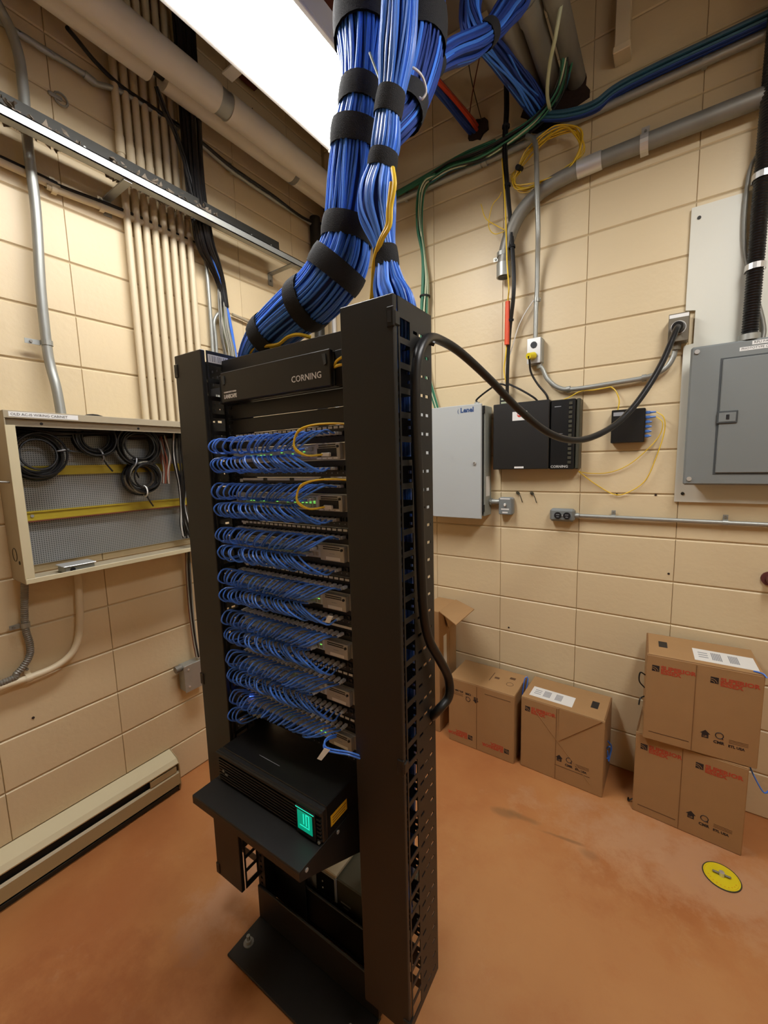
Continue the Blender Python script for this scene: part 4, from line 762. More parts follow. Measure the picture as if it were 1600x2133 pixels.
# floor disc
t = Thing('floor_marker', 'round yellow disc with a metal wing screw on the floor', 'floor disc', (2.25, -.424, 0))
t.part('disc', MB().cyl((2.25, -.424, 0), (2.25, -.424, .003), .056, 40), 'plug_yellow'); t.part('rim', MB().ring((2.25, -.424, .002), (0,0,1), .0575, .0022, 40, 6), 'olive_case'); t.part('border_line', MB().ring((2.25, -.424, .0028), (0,0,1), .0515, .0008, 40, 4), 'sticker_yellow')
t.part('screw', MB().cyl((2.25, -.421, .003), (2.25, -.421, .018), .009, 12), 'steel_bright'); t.part('wing', MB().box((2.222, -.4245, .006), (2.278, -.4175, .013), .002), 'dull_steel')
for a in range(10):
    an = math.radians(198+a*16); t.part('print_mark', MB().box((2.25+.043*math.cos(an)-.0022, -.424+.043*math.sin(an)-.0022, .003), (2.25+.043*math.cos(an)+.0022, -.424+.043*math.sin(an)+.0022, .0034)), 'sticker_yellow')

t = Thing('pipe_stub', 'rusty brown pipe stub on the wall above the stacked boxes', 'pipe', (2.3708, -0.0300, 1.0880)); X0 = Vector((2.3786, 0.0000, 1.0815)); t.part('stub', MB().cyl(X0+Vector((0, .002, 0)), X0+Vector((0, -.06, 0)), .016, 14), 'maroon_primer'); t.part('flange', MB().cyl(X0+Vector((0, -.001, 0)), X0+Vector((0, -.010, 0)), .03, 16), 'maroon_primer')
for k, (p, lab) in enumerate((((2.0333, 0.0000, 1.0549), 'below the grey conduit'), ((1.2920, -0.0000, 0.6337), 'above the upside down box'), ((1.8092, 0.0000, 1.4186), 'under the small black terminal box'), ((1.9664, 0.0000, 1.4201), 'beside the backing board'))):
    Thing('anchor_hole', 'tiny dark anchor hole in the wall %s' % lab, 'hole', p, mb=MB().cyl(Vector(p)+Vector((0, .001, 0)), Vector(p)-Vector((0, .002, 0)), .005, 10), mat='hole_dark')
p = (0.0000, -1.8312, 0.6426); Thing('anchor_hole', 'tiny dark anchor hole in the wall above the baseboard heater', 'hole', p, mb=MB().cyl(Vector(p)-Vector((.001, 0, 0)), Vector(p)+Vector((.002, 0, 0)), .005, 10), mat='hole_dark')
# ================================================================ the equipment rack (built in rack coordinates: x across, y back, z up)
U = .04323; HW = .257; TOP = 1.918
t = Thing('equipment_rack', 'black two post equipment rack bolted to the floor', 'rack', (0, 0, 0), rack=True)
for s_ in (-1, 1):
    xo = s_*HW; xi = s_*(HW-.034)
    us = sorted([xo, xo-s_*.012, xo-s_*.022, xi]); vs = [.011]; z = .12
    hs = set()
    while z < TOP-.03:
        hs.add(len(vs)); vs += [z, z+.009]; z += U/2
    vs.append(TOP)
    up = t.part('upright', MB().plate(us, vs, lambda i, j: i == 1 and j in hs, 0, .003, 1).box((xo-s_*.003, .003, .011), (xo, .073, TOP)).box((xi, .073, .011), (xo, .076, TOP)), 'black_metal')
t.part('top_angle', MB().box((-HW, -.0035, 1.872), (HW, 0, TOP), .001).box((-HW, 0, TOP-.004), (HW, .05, TOP), .001), 'black_metal')
t.part('top_angle', MB().box((-HW, .0765, 1.872), (HW, .08, TOP), .001), 'black_metal')
t.part('base_angle', MB().box((-HW, -.142, .001), (HW, .002, .010), .002).box((-HW, -.008, .010), (HW, 0, .135), .002), 'black_metal', label='front foot plate')
t.part('base_angle', MB().box((-HW, .074, .001), (HW, .215, .010), .002).box((-HW, .077, .010), (HW, .085, .135), .002), 'black_metal')
for x, y in ((-.222, -.083), (.205, -.075)):
    b = t.part('anchor_bolt', MB().cyl((x, y, .010), (x, y, .038), .006, 10), 'galvanised'); t.part('nut', MB().cyl((x, y, .013), (x, y, .023), .011, 6), 'galvanised', parent=b); t.part('washer', MB().cyl((x, y, .010), (x, y, .013), .017, 18), 'dull_steel', parent=b)
t.part('rear_panel', MB().box((-HW+.004, .068, .011), (-.10, .072, .42)), 'black_matte')
# ---------------------------------------------------------------- vertical cable managers
MZ0, MZ1, MY0, MY1 = .163, 1.940, -.070, .097
def side_plate(m, x0, x1):
    P_ = .0508; ys_ = [MY0+.018, MY0+.024, MY0+.066, MY0+.080, MY0+.098, MY0+.106, MY0+.124, MY0+.134, MY0+.150, MY1]
    zs_ = [MZ0]; kinds = ['s']; z = MZ0+.022
    ev = []
    while z+.038 < MZ1-.02: ev.append((z, z+.038, 'w')); z += P_
    z = MZ0+.03
    sl = []
    while z < MZ1-.05: sl.append((z, z+.007)); z += U
    cuts = sorted({MZ0, MZ1, *[a for a, b, c in ev], *[b for a, b, c in ev], *[a for a, b in sl], *[b for a, b in sl]})
    # drop slivers
    cc = [cuts[0]]
    for c in cuts[1:]:
        if c-cc[-1] > .0004: cc.append(c)
    def hole(i, j):
        zm = (cc[j]+cc[j+1])/2
        if i == 1: return any(a < zm < b for a, b, c in ev)
        if i in (3, 5, 7): return any(a < zm < b for a, b in sl) and not (i == 5 and j % 3 == 0)
        return False
    return m.plate(ys_, cc, hole, x0, x1, 0)
def manager(label, x0, x1, outer):
    t = Thing('cable_manager', label, 'cable manager', ((x0+x1)/2, 0, MZ0), rack=True, group='vertical cable managers')
    d = t.part('door', MB().box((x0, MY0, MZ0), (x1, MY0+.014, MZ1), .002), 'black_metal', label='tall plain black door')
    for x in (x0, x1-.002): t.part('side_panel', side_plate(MB(), x, x+.002), 'black_metal')
    xs_ = [x0+.002]+[q for k in range(5) for q in (x0+.016+k*.0235, x0+.0235+k*.0235)]+[x1-.002]; zs_ = [MZ0]; wins = set(); dots = set(); z = MZ0+.030
    while z+.10 < MZ1-.01:
        wins.add(len(zs_)); zs_ += [z, z+.034]
        for q in range(3): dots.add(len(zs_)); zs_ += [z+.042+q*.020, z+.049+q*.020]
        z += .1016
    zs_.append(MZ1)
    t.part('spine', MB().plate(xs_, zs_, lambda i, j: (j in wins and 0 < i < len(xs_)-2) or (j in dots and i % 2 == 1), .028, .030, 1), 'black_metal')
    for z in (MZ1-.045, (MZ0+MZ1)/2-.15, MZ0+.025):
        xx, sg = (x1, 1) if outer > 0 else (x0, -1)
        h = t.part('latch', MB().box((xx-sg*.016, MY0-.003, z-.020), (xx+sg*.002, MY0+.004, z+.020), .002).box((xx-sg*.002, MY0, z-.016), (xx+sg*.004, MY0+.020, z+.012), .002), 'black_satin')
        t.part('latch_slot', MB().box((xx-sg*.012, MY0-.0034, z-.011), (xx-sg*.004, MY0-.003, z+.011)), 'socket_dark', parent=h)
    t.part('cable_tie', MB().cyl((x1-.004, .07, MZ1-.062), (x1+.014, .085, MZ1-.068), .006, 8), 'black_satin')
    return t
mr = manager('black vertical cable manager nearest the power cord', HW, HW+.138, 1)
ml = manager('black vertical cable manager nearest the wiring cabinet', -HW-.135, -HW, -1)
bc = ml.part('barcode_sticker', MB().box((-HW+.0002, MY0+.022, MZ1-.033), (-HW+.0010, MY0+.090, MZ1-.010)), 'label_white')
for k in range(9): ml.part('barcode_bar', MB().box((-HW+.0010, MY0+.028+k*.0064, MZ1-.030), (-HW+.0014, MY0+.028+k*.0064+(.0035 if k % 3 else .0018), MZ1-.013)), 'print_grey', parent=bc)
# ---------------------------------------------------------------- panels
def rack_screws(t, z, h, par=None):
    for x in (-.226, .226):
        for q in (.2, .8): t.part('rack_screw', MB().cyl((x, -.003, z+h*q), (x, -.007, z+h*q), .0045, 8), 'dark_steel')
PW = .238
for k, lab in ((0, 'lower'), (1, 'upper')):
    z = 1.6987+k*U
    t = Thing('blank_filler', 'plain black blank rack panel, %s of the two under the fibre housing' % lab, 'rack panel', (0, 0, z), rack=True, group='blank rack panels')
    t.part('plate', MB().box((-PW, -.004, z+.0006), (PW, -.0001, z+U-.0006), .0015), 'black_metal'); rack_screws(t, z, U)
t = Thing('fiber_housing', 'black fibre housing with white maker lettering at the rack top', 'fibre housing', (0, 0, 1.785), rack=True)
t.part('body', MB().box((-.205, -.034, 1.788), (.205, -.0045, 1.866), .002).box((-.205, .001, 1.788), (.205, .16, 1.866), .002), 'black_metal'); d = t.part('front_cover', MB().box((-.203, -.050, 1.785), (.207, -.036, 1.868), .002), 'black_metal')
for x in (-.195, .185): t.part('cover_latch', MB().prism([(x, 1.858), (x+.010, 1.858), (x+.012, 1.835), (x+.006, 1.832)], 1, -.053, -.050), 'panel_gap', parent=d)
t.part('mounting_ear', MB().box((.205, -.030, 1.786), (.238, -.0045, 1.868), .002), 'black_matte'); t.part('mounting_ear', MB().box((-.238, -.030, 1.786), (-.205, -.0045, 1.868), .002), 'black_matte')
t.text('CORNING', .0215, (.080, -.0506, 1.806), (1,0,0), (0,0,1), 'print_white', parent=d, bold=.0002); t.text('LANSCAPE', .0145, (-.190, -.0506, 1.795), (1,0,0), (0,0,1), 'print_white', parent=d, bold=.0008, sx=.8); t.text('CONNECTIVITY SYSTEM', .005, (-.190, -.0506, 1.810), (1,0,0), (0,0,1), 'print_white', parent=d, bold=.0004)
Thing('fiber_cable', 'short yellow fibre tails entering the end of the fibre housing', 'cable', (.23, -.034, 1.84), rack=True, mb=MB().tube(smooth([(.208, -.034, 1.832), (.23, -.05, 1.838), (.262, -.052, 1.846)]), .0032, 6).tube(smooth([(.208, -.034, 1.828), (.23, -.05, 1.826), (.262, -.052, 1.826)]), .0032, 6), mat='yellow_jacket')
# jack mesh: frame with an open mouth
jm = MB().plate([-.0065, -.0048, .0048, .0065], [-.0060, -.0040, .0042, .0060], lambda i, j: i == 1 and j == 1, -.0075, -.0040, 1).box((-.0048, -.0046, -.004), (.0048, -.004, .0042))
JACK = jm.mesh('jack', 'socket_dark'); LABEL = MB().box((-.0064, -.0052, -.0029), (.0064, -.0040, .0029)).mesh('label', 'label_white'); DOT = MB().cyl((0, -.0040, 0), (0, -.0045, 0), .0017, 6).mesh('number_dot', 'print_grey')
NP = 23; px = [-.203+.0182*k for k in range(NP)]; sx_ = [-.203+.01405*k for k in range(NP)]
def row_z(i): return 1.6555-.1297*i        # top of switch i
ORD = ['first', 'second', 'third', 'fourth', 'fifth', 'sixth', 'seventh']
def patch_panel(i, upper):
    z = row_z(i) if upper else row_z(i)-2*U
    pos = '%s the %s switch from the top' % ('just above' if upper else 'just below', ORD[i])
    t = Thing('patch_bay', 'black patch panel %s' % pos, 'patch panel', (0, 0, z), rack=True, group='patch panels')
    t.part('plate', MB().box((-PW, -.004, z+.0006), (PW, -.0001, z+U-.0006), .001), 'black_satin'); rack_screws(t, z, U)
    for k in range(NP):
        t.inst('jack', JACK, (px[k], 0, z+(.0215 if upper else .0225)))
        if upper:
            if i not in (1, 4): t.inst('label', LABEL, (px[k], 0, z+.0375))
        else: t.inst('number_dot', DOT, (px[k], 0, z+.0105))
    if upper and i in (1, 4):
        for g in range(4):
            a = -.190+.108*g; t.part('label_strip', MB().box((a, -.0052, z+.0345), (a+.090, -.004, z+.0412)), 'label_white')
    if upper: t.part('id_sticker', MB().box((-.205, -.0046, z+.0300), (-.192, -.004, z+.0390)), 'label_white')
    return t
def switch(i):
    z = row_z(i)-U; fib = i < 2
    t = Thing('network_switch', '%s network switch from the top, silver, between two patch panels%s' % (ORD[i], ', with a yellow fibre' if fib else ''), 'switch', (0, 0, z), rack=True, group='network switches')
    t.part('body', MB().box((-.222, -.010, z+.001), (.222, .24, z+U-.001), .0015), 'switch_silver'); t.part('ear', MB().box((-PW, -.0035, z+.001), (-.222, -.0005, z+U-.001)), 'black_satin'); t.part('ear', MB().box((.222, -.0035, z+.001), (PW, -.0005, z+U-.001)), 'black_satin')
    t.part('port_block', MB().box((-.211, -.0125, z+.004), (.120, -.010, z+U-.004), .001), 'switch_silver')
    t.part('port_row', MB().plate([-.2105]+[v for k in range(NP) for v in (sx_[k]-.0055, sx_[k]+.0055)]+[.119], [z+.0055, z+.008, z+.0185, z+.0245, z+.0350, z+.0375], lambda a, b: a % 2 == 1 and b in (1, 3), -.0150, -.0125, 1), 'boot_grey')
    m = t.part('module', MB().box((.126, -.024, z+.001), (.206, -.010, z+U-.001), .0015), 'switch_silver')
    for q in (0, 1): t.part('vent_slot', MB().box((.137, -.0246, z+.0310+q*.0052), (.192, -.024, z+.0338+q*.0052)), 'socket_dark', parent=m)
    t.part('thumb_screw', MB().cyl((.199, -.024, z+.033), (.199, -.027, z+.033), .0035, 10), 'socket_dark', parent=m)
    if fib:
        t.part('port_bay', MB().box((.132, -.0246, z+.0085), (.195, -.024, z+.0295)), 'socket_dark', parent=m)
        for q in range(4): t.part('label', MB().box((.131+q*.018, -.0246, z+.003), (.144+q*.018, -.024, z+.0062)), 'label_white', parent=m)
    else:
        t.part('sticker', MB().box((.146, -.0246, z+.004), (.194, -.024, z+.0125)), 'label_white', parent=m); t.text('SWITCH', .0058, (.157, -.0248, z+.0062), (1,0,0), (0,0,1), 'print_grey', parent=m) if False else None
        t.part('print_line', MB().box((.158, -.0246, z+.0205), (.175, -.024, z+.0212)), 'print_grey', parent=m)
    rr = random.Random(100+i)
    for k in range(NP):
        for q in (0, 1):
            if rr.random() < (.40 if q == 0 else .15): t.inst('led', LED, (sx_[k], 0, z+(.0195 if q == 0 else .0238)))
    return t
LED = MB().box((-.0035, -.0157, -.001), (.0035, -.0150, .001)).mesh('led', 'led_green')
for i in range(7):
    patch_panel(i, True); switch(i)
    patch_panel(i, False)
# ---------------------------------------------------------------- patch cords
PLUG = MB().box((-.0046, -.021, -.0038), (.0046, -.005, .0036), .001).box((-.0036, -.030, -.003), (.0036, -.021, .003), .001).mesh('plug', 'boot_grey')
NTH = ['first', 'second', 'third', 'fourth', 'fifth', 'sixth', 'seventh', 'eighth', 'ninth', 'tenth', 'eleventh', 'twelfth', 'thirteenth', 'fourteenth', 'fifteenth', 'sixteenth', 'seventeenth', 'eighteenth', 'nineteenth', 'twentieth', 'twenty-first', 'twenty-second', 'twenty-third']
def patch_cord(i, k, upper, rr):
    zt = row_z(i); zp = zt+.0215 if upper else zt-2*U+.0225; zsw = zt-.0135 if upper else zt-U+.0133
    a = Vector((px[k], -.030, zp)); b = Vector((sx_[k], -.040, zsw)); f = k/(NP-1)
    bl = lerp(.026, .006, min(1, f*2.2))+rr.uniform(-.004, .004); out = lerp(.052, .040, f)+rr.uniform(-.006, .006)
    sg = 1 if upper else -1
    p1 = a+Vector((-bl*.7-.004, -out*.75, sg*rr.uniform(.002, .008))); p2 = (a+b)/2+Vector((-bl, -out, 0)); p3 = b+Vector((-bl*.8-.002, -out*.6, sg*rr.uniform(-.004, .002)))
    lab = 'blue patch cord %s the %s switch, %s counted from the wiring cabinet side' % ('above' if upper else 'below', ORD[i], NTH[k])
    t = Thing('patch_cable', lab, 'patch cord', (px[k], -.03, min(zp, zsw)), rack=True, group='patch cords %s the %s switch' % ('above' if upper else 'below', ORD[i]))
    t.part('cord', MB().tube(smooth([a+Vector((0, .004, 0)), a+Vector((-.001, -.008, 0)), p1, p2, p3, b+Vector((-.001, -.006, 0)), b+Vector((0, .004, 0))], 4), 0.0024, 6), 'blue_patch')
    t.inst('plug', PLUG, (px[k], -.003, zp)); t.inst('plug', PLUG, (sx_[k], -.013, zsw))
rr = random.Random(77)
for i in range(7):
    for k in range(NP):
        if k == NP-1 and i > 3: continue
        patch_cord(i, k, True, rr)
        if i < 6 and k < NP-1: patch_cord(i, k, False, rr)
        elif i == 6 and k < 3: patch_cord(i, k, False, rr)
for i in (0, 1):
    z = row_z(i)-U+.014
    t = Thing('fiber_patch', 'yellow fibre loop plugged into the %s switch' % ORD[i], 'fibre cable', (.175, -.03, z), rack=True, group='yellow fibre loops')
    for q in (0, 1): t.part('fiber', MB().tube(smooth([(.165, -.038, z), (.145, -.075, z-.002), (.122, -.09, z+.012+.004*q), (.120, -.09, z+.035), (.135, -.088, z+.055+.003*q), (.17, -.080, z+.068), (.215, -.06, z+.070), (.262, -.045, z+.066)], 6), .0026, 6), 'yellow_jacket')
    t.part('connector', MB().box((.160, -.042, z-.005), (.186, -.034, z+.004), .001), 'label_white')
# loose tagged cord at the bottom
t = Thing('patch_cable', 'loose blue patch cord with a white paper tag above the battery unit', 'patch cord', (.13, -.06, .79), rack=True)
K0 = [(0.1764, -0.0500, 0.8870), (0.1764, -0.0800, 0.8988), (0.1795, -0.1000, 0.8993), (0.1881, -0.1050, 0.8901), (0.2184, -0.1000, 0.8910), (0.2483, -0.0900, 0.8913), (0.2696, -0.0700, 0.8763)]
for q in (0, 1): t.part('cord', MB().tube(smooth([(x, y+.003*q, z+.005*q) for x, y, z in K0], 6), .0024, 6), 'blue_patch')
K1 = [(0.1899, -0.1100, 0.8992), (0.2088, -0.1100, 0.9015), (0.1829, -0.1150, 0.8658), (0.1683, -0.1150, 0.8651)]
t.part('tag', MB().add(K1+[(x, y-.001, z) for x, y, z in K1], [(0,1,2,3),(4,7,6,5),(0,4,5,1),(1,5,6,2),(2,6,7,3),(3,7,4,0)]), 'label_white')
K2 = [(0.2013, -0.1000, 1.2253), (0.2165, -0.1000, 1.2260), (0.2279, -0.1000, 1.2448), (0.2130, -0.1000, 1.2444)]
Thing('cord_tag', 'small white paper tag on the cords below the fourth switch', 'tag', (0.2140, -0.1000, 1.2350), rack=True, mb=MB().add(K2+[(x, y-.001, z) for x, y, z in K2], [(0,1,2,3),(4,7,6,5),(0,4,5,1),(1,5,6,2),(2,6,7,3),(3,7,4,0)]), mat='label_white')
t = Thing('status_lamp', 'glowing blue lamp behind the cords at the seventh switch', 'lamp', (-.20, -.02, row_z(6)-.01), rack=True, mb=MB().cyl((-.202, -.016, row_z(6)-.006), (-.202, -.024, row_z(6)-.006), .006, 12), mat='led_blue')
# ---------------------------------------------------------------- shelf and battery unit
SZ = .668
t = Thing('rack_shelf', 'black steel cantilever shelf under the battery unit', 'shelf', (0, 0, SZ-.15), rack=True)
t.part('tray', MB().box((-.222, -.228, SZ-.004), (.204, .002, SZ), .001), 'black_metal'); t.part('front_lip', MB().box((-.222, -.2285, SZ-.026), (.204, -.2255, SZ-.004), .001), 'black_metal')
for x in (-.222, .2015): t.part('side_gusset', MB().prism([(-.228, SZ-.004), (-.228, SZ-.026), (-.190, SZ-.045), (-.002, SZ-.15), (-.002, SZ-.004)], 0, x, x+.0025), 'black_metal')
for y, z in ((-.205, SZ-.014), (-.09, SZ-.012)): t.part('screw', MB().cyl((.204, y, z), (.206, y, z), .005, 8), 'steel_bright')
t.part('mounting_ear', MB().box((-PW, -.004, SZ-.15), (-.222, -.0005, SZ), .001), 'black_metal'); t.part('mounting_ear', MB().box((.204, -.004, SZ-.15), (PW, -.0005, SZ), .001), 'black_metal')
t = Thing('battery_unit', 'black battery backup unit with a glowing green screen', 'battery backup', (0, -.05, SZ), rack=True)
BX0, BX1, BY, BZ0, BZ1 = -.214, .206, -.152, SZ+.001, SZ+.0915
t.part('case', MB().box((BX0+.002, BY+.022, BZ0), (BX1-.002, .34, BZ1), .002), 'black_satin'); t.part('bezel', MB().box((BX0, BY+.006, BZ0+.002), (BX1, BY+.022, BZ1), .003).box((BX0, BY, BZ1-.014), (BX1, BY+.008, BZ1-.0005), .003), 'black_metal')
for q in range(8): t.part('bezel_slat', MB().box((BX0+.012, BY, BZ0+.006+q*.0088), (.118, BY+.007, BZ0+.0105+q*.0088), .0008), 'black_satin')
f = t.part('screen_frame', MB().box((.122, BY-.004, BZ0+.004), (.188, BY+.006, BZ1-.012), .002), 'black_satin')
t.part('screen', MB().box((.130, BY-.0048, BZ0+.018), (.180, BY-.004, BZ1-.020)), 'screen_green', parent=f, label='glowing green display'); t.part('screen_edge', MB().box((.124, BY-.0046, BZ1-.0155), (.186, BY-.004, BZ1-.0135)), 'screen_bright', parent=f)
for (a, b, c, e) in ((.150,.153,.038,.066), (.159,.162,.036,.066), (.168,.171,.034,.066), (.138,.171,.030,.0325), (.159,.171,.0655,.068)): t.part('digit_bar', MB().box((a, BY-.0052, BZ0+c), (b, BY-.0048, BZ0+e)), 'screen_bright', parent=f)
for q in range(6): t.part('bezel_slat', MB().box((.190, BY, BZ0+.008+q*.011), (.203, BY+.007, BZ0+.0135+q*.011), .0008), 'black_satin')
t.part('emblem', MB().cyl((-.180, BY-.0005, BZ0+.038), (-.180, BY+.004, BZ0+.038), .0045, 10).box((-.172, BY-.0008, BZ0+.030), (-.160, BY+.004, BZ0+.034)), 'galvanised'); t.part('foot_key', MB().cyl((.196, BY-.002, BZ0+.006), (.196, BY+.006, BZ0+.006), .004, 8), 'galvanised')
s_ = t.part('warning_sticker', MB().box((BX1-.0022, -.115, BZ0+.022), (BX1-.0014, -.050, BZ0+.052)), 'sticker_yellow')
for q in range(3): t.part('print_line', MB().box((BX1-.0014, -.108, BZ0+.028+q*.007), (BX1-.0010, -.060+q*.003, BZ0+.030+q*.007)), 'print_brown', parent=s_)
t.part('scratch', MB().box((-.085, -.095, BZ1), (.0, -.0935, BZ1+.0003)), 'print_grey')
# unit on the rear foot plate
t = Thing('transformer_unit', 'dull olive grey power unit low at the back of the rack', 'power unit', (0, .15, .012), rack=True)
t.part('case', MB().box((-.20, .115, .012), (.235, .30, .20), .004), 'olive_case')
f = t.part('front_panel', MB().box((-.13, .110, .108), (.006, .115, .20), .001), 'print_grey', label='brass edged control plate'); t.part('panel_face', MB().box((-.085, .1092, .112), (-.002, .110, .194)), 'black_satin', parent=f)
for z in (.135, .16): t.part('indicator', MB().cyl((-.055, .1092, z), (-.055, .108, z), .003, 8), 'label_white', parent=f)
t.part('name_strip', MB().box((.020, .1144, .118), (.062, .115, .123)), 'print_grey'); t.part('name_strip', MB().box((.03, .1144, .105), (.052, .115, .108)), 'print_grey')
t.part('top_cover', MB().box((-.13, .110, .20), (.006, .24, .215), .003), 'beige_steel')
Thing('grey_cable', 'short grey cord loop hanging in front of the power unit', 'cord', (.12, .10, .10), rack=True, mb=MB().tube(smooth([(.160, .108, .155), (.14, .09, .135), (.118, .085, .10), (.105, .085, .075), (.115, .085, .055), (.135, .085, .055), (.145, .085, .075), (.14, .09, .10)], 6), .003, 6), mat='grey_jacket')
bundle('cable_bundle', 'tangled dark cables behind the shelf above the power unit', [rw((.24, .12, .50)), rw((.19, .10, .38)), rw((.15, .14, .30)), rw((.18, .13, .24)), rw((.20, .10, .20))], [.03,.035,.04,.035,.02], 9, ['black_jacket','black_jacket','grey_jacket'], .005, seed=71, wander=1.2, base=rw((.20, .10, .20)))
# ---------------------------------------------------------------- blue trunk bundles
BJ = ['blue_jacket', 'blue_jacket', 'blue_jacket', 'blue_patch']
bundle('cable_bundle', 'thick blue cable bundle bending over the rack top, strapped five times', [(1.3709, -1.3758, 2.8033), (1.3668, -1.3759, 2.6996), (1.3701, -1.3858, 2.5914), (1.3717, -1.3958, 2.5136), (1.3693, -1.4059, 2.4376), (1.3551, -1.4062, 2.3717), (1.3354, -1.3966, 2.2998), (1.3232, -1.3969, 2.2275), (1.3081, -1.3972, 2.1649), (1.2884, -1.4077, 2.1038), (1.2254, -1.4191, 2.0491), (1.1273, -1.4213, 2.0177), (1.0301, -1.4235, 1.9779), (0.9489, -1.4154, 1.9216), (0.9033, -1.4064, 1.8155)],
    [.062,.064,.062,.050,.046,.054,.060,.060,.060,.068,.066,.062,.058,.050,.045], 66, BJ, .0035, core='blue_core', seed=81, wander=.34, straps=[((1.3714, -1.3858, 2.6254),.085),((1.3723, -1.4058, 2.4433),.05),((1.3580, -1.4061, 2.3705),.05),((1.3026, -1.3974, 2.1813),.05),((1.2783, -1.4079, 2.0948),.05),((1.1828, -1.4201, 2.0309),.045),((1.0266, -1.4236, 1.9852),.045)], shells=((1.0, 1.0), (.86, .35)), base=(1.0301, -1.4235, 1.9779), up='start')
bundle('cable_bundle', 'slim blue cable bundle dropping into the manager by the power cord', [(1.5145, -1.4426, 2.6519), (1.5067, -1.4428, 2.5636), (1.5004, -1.4429, 2.4975), (1.4932, -1.4431, 2.4479), (1.4821, -1.4433, 2.3897), (1.4711, -1.4436, 2.3483), (1.4633, -1.4437, 2.2949), (1.4532, -1.4440, 2.2555), (1.4387, -1.4443, 2.2068), (1.4371, -1.4443, 2.1574), (1.4599, -1.4538, 2.0859), (1.4663, -1.4537, 2.0439), (1.4724, -1.4535, 1.9917), (1.4910, -1.4531, 1.9262), rw((.325, .060, 1.78)), rw((.325, .066, 1.2)), rw((.325, .066, .75)), rw((.32, .066, .40))],
    [.036,.036,.037,.036,.028,.026,.030,.028,.040,.040,.024,.024,.036,.042,.030,.026,.020,.012], 44, BJ, .0034, core='blue_core', seed=82, wander=.25, straps=[((1.4790, -1.4434, 2.3653),.045),((1.4546, -1.4439, 2.2598),.032),((1.4628, -1.4538, 2.0550),.04)], base=(1.4724, -1.4535, 1.9917), up='start')
bundle('cable_bundle', 'shaded blue cable bundle behind the other two, joining the bend', [(1.4320, -1.1944, 2.9248), (1.4247, -1.1946, 2.8119), (1.4231, -1.2046, 2.7178), (1.4218, -1.2146, 2.6450), (1.4231, -1.2546, 2.5403), (1.4232, -1.2946, 2.4661), (1.4055, -1.3350, 2.4144), (1.3632, -1.3460, 2.3917), (1.3319, -1.3467, 2.3489), (1.3198, -1.3470, 2.2740), (1.3104, -1.3472, 2.1959)],
    [.06,.06,.062,.062,.05,.04,.040,.040,.04,.04,.04], 46, ['blue_jacket','blue_navy','blue_navy'], .0038, core='blue_core', seed=83, wander=.22, straps=[((1.4187, -1.2047, 2.7091),.08),((1.4189, -1.2847, 2.4850),.06),((1.3589, -1.3461, 2.3935),.035)], base=(1.3632, -1.3460, 2.3917), up='start')  # mostly navy strands: the shade on this bundle is put into its colour
bundle('cable_bundle', 'blue cable bundle crossing toward the big grey conduits', [(1.4060, -1.2150, 2.5628), (1.4107, -1.1749, 2.6269), (1.4164, -1.1147, 2.7001), (1.4255, -1.0245, 2.7866), (1.4432, -0.9241, 2.8696), (1.4588, -0.8237, 2.9666), (1.4893, -0.7530, 3.0611), (1.5307, -0.7120, 3.1666)],
    [.03,.030,.024,.030,.034,.030,.038,.044], 32, ['blue_jacket','blue_navy','blue_navy'], .0044, core='blue_core', seed=84, wander=.3, straps=[((1.4164, -1.1147, 2.7001),.035),((1.4540, -0.8238, 2.9691),.05)], base=(1.4432, -0.9241, 2.8696), up='end')
bundle('cable_bundle', 'short dark blue cable loop rising beside the crossing bundle', [(1.4465, -0.8540, 2.9197), (1.4223, -0.8545, 2.9799), (1.4109, -0.8548, 3.0403), (1.4140, -0.8347, 3.1623)], [.03,.034,.034,.036], 22, ['blue_navy','blue_jacket'], .005, core='blue_core', seed=85, base=(1.4223, -0.8545, 3.0341), up='end')
def kcable(label, pts, r, mat='yellow_jacket', name='fiber_cable'): return cable(name, label, pts, r, mat)
kcable('yellow fibre cable running down the slim blue bundle into the rack', [(1.4992, -1.4729, 2.2176), (1.5093, -1.4827, 2.1765), (1.5000, -1.4829, 2.1381), (1.4953, -1.4830, 2.1020), (1.4751, -1.4835, 2.0795), (1.4520, -1.4740, 2.0506), (1.4312, -1.4545, 2.0120), (1.4113, -1.4349, 1.9695)], .0048)
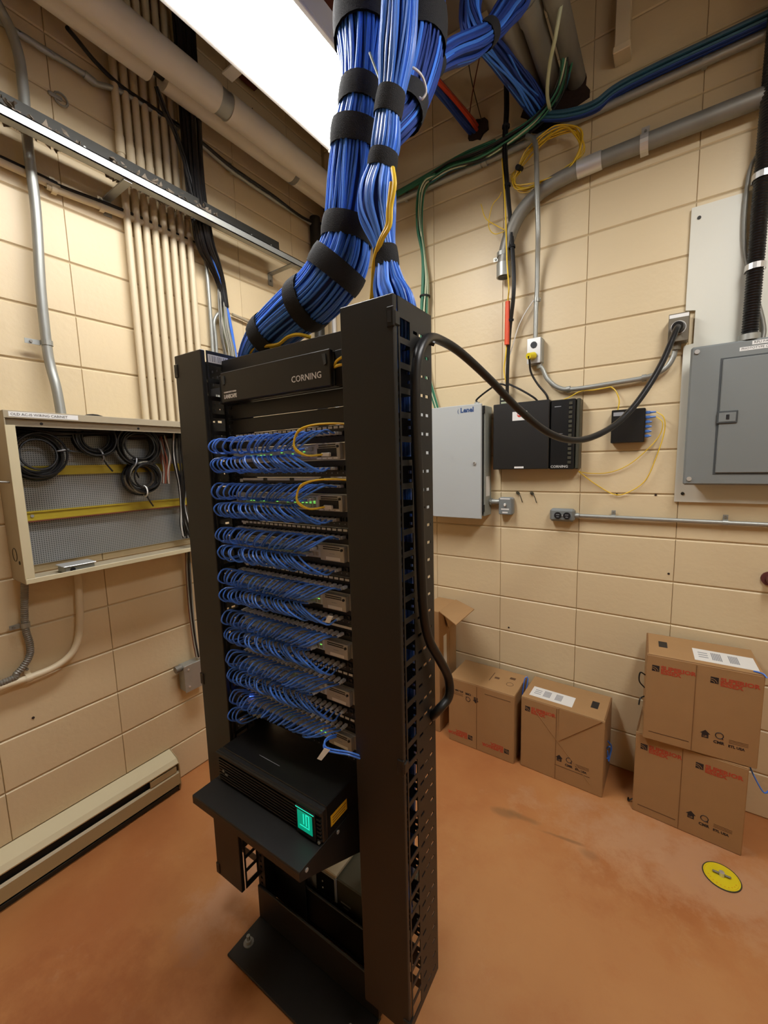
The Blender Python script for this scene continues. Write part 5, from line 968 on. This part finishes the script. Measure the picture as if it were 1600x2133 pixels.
kcable('second yellow fibre cable beside the slim blue bundle', [(1.4981, -1.4780, 2.1877), (1.4914, -1.4831, 2.1316), (1.4881, -1.4832, 2.1042), (1.4675, -1.4837, 2.0769), (1.4454, -1.4742, 2.0474), (1.4259, -1.4546, 2.0133), (1.4044, -1.4351, 1.9710)], .0042)
kcable('yellow fibre cable arching over the rack top angle', [(0.9599, -1.4551, 1.9224), (1.0081, -1.4641, 1.9357), (1.0591, -1.4629, 1.9364), (1.1075, -1.4618, 1.9332), (1.1458, -1.4609, 1.9453), (1.1851, -1.4600, 1.9443), (1.2101, -1.4395, 1.9369)], .0048)
kcable('second yellow fibre cable behind the rack top angle', [(0.9616, -1.4501, 1.9161), (1.0164, -1.4539, 1.9337), (1.0866, -1.4523, 1.9325), (1.1224, -1.4415, 1.9208)], .0042)
kcable('single pale blue wire straying off the upper trunk bundle', [(1.4211, -1.4347, 2.5003), (1.4387, -1.4343, 2.4540), (1.4593, -1.4438, 2.4095), (1.4747, -1.4535, 2.3683)], .0026, 'pale_jacket', 'stray_wire')
kcable('curl of white wire in front of the shaded blue bundle', [(1.4608, -1.3538, 2.5096), (1.4858, -1.3532, 2.4934), (1.4968, -1.3330, 2.4840), (1.4956, -1.3130, 2.4678), (1.4853, -1.3132, 2.4563), (1.4777, -1.3134, 2.4628)], .0026, 'label_white', 'stray_wire')
kcable('short tan cable beside the slim blue bundle', [(1.4785, -1.3734, 2.5330), (1.4777, -1.3734, 2.4952), (1.4668, -1.3737, 2.4617), (1.4656, -1.3937, 2.4201)], .006, 'beige_steel', 'stray_wire')
# loose blue and yellow cables inside the manager by the power cord
for q in range(7):
    x = .285+.012*q; yy = -.022+.012*(q % 3)
    Thing('manager_cable', 'loose %s cable inside the slotted cable manager, %s from the rack posts' % ('yellow' if q == 3 else 'blue', NTH[q]), 'cable', (x, yy, .3), rack=True, group='loose cables in the cable manager' if q != 3 else None, mb=MB().tube(smooth([(x, yy, 1.90-.02*q), (x+.01, yy-.005, 1.6), (x-.008, yy+.006, 1.3), (x+.006, yy, 1.0), (x-.004, yy+.004, .7), (x+.012, yy+.02, .42)], 6), .0036, 6), mat='yellow_jacket' if q == 3 else 'blue_patch')
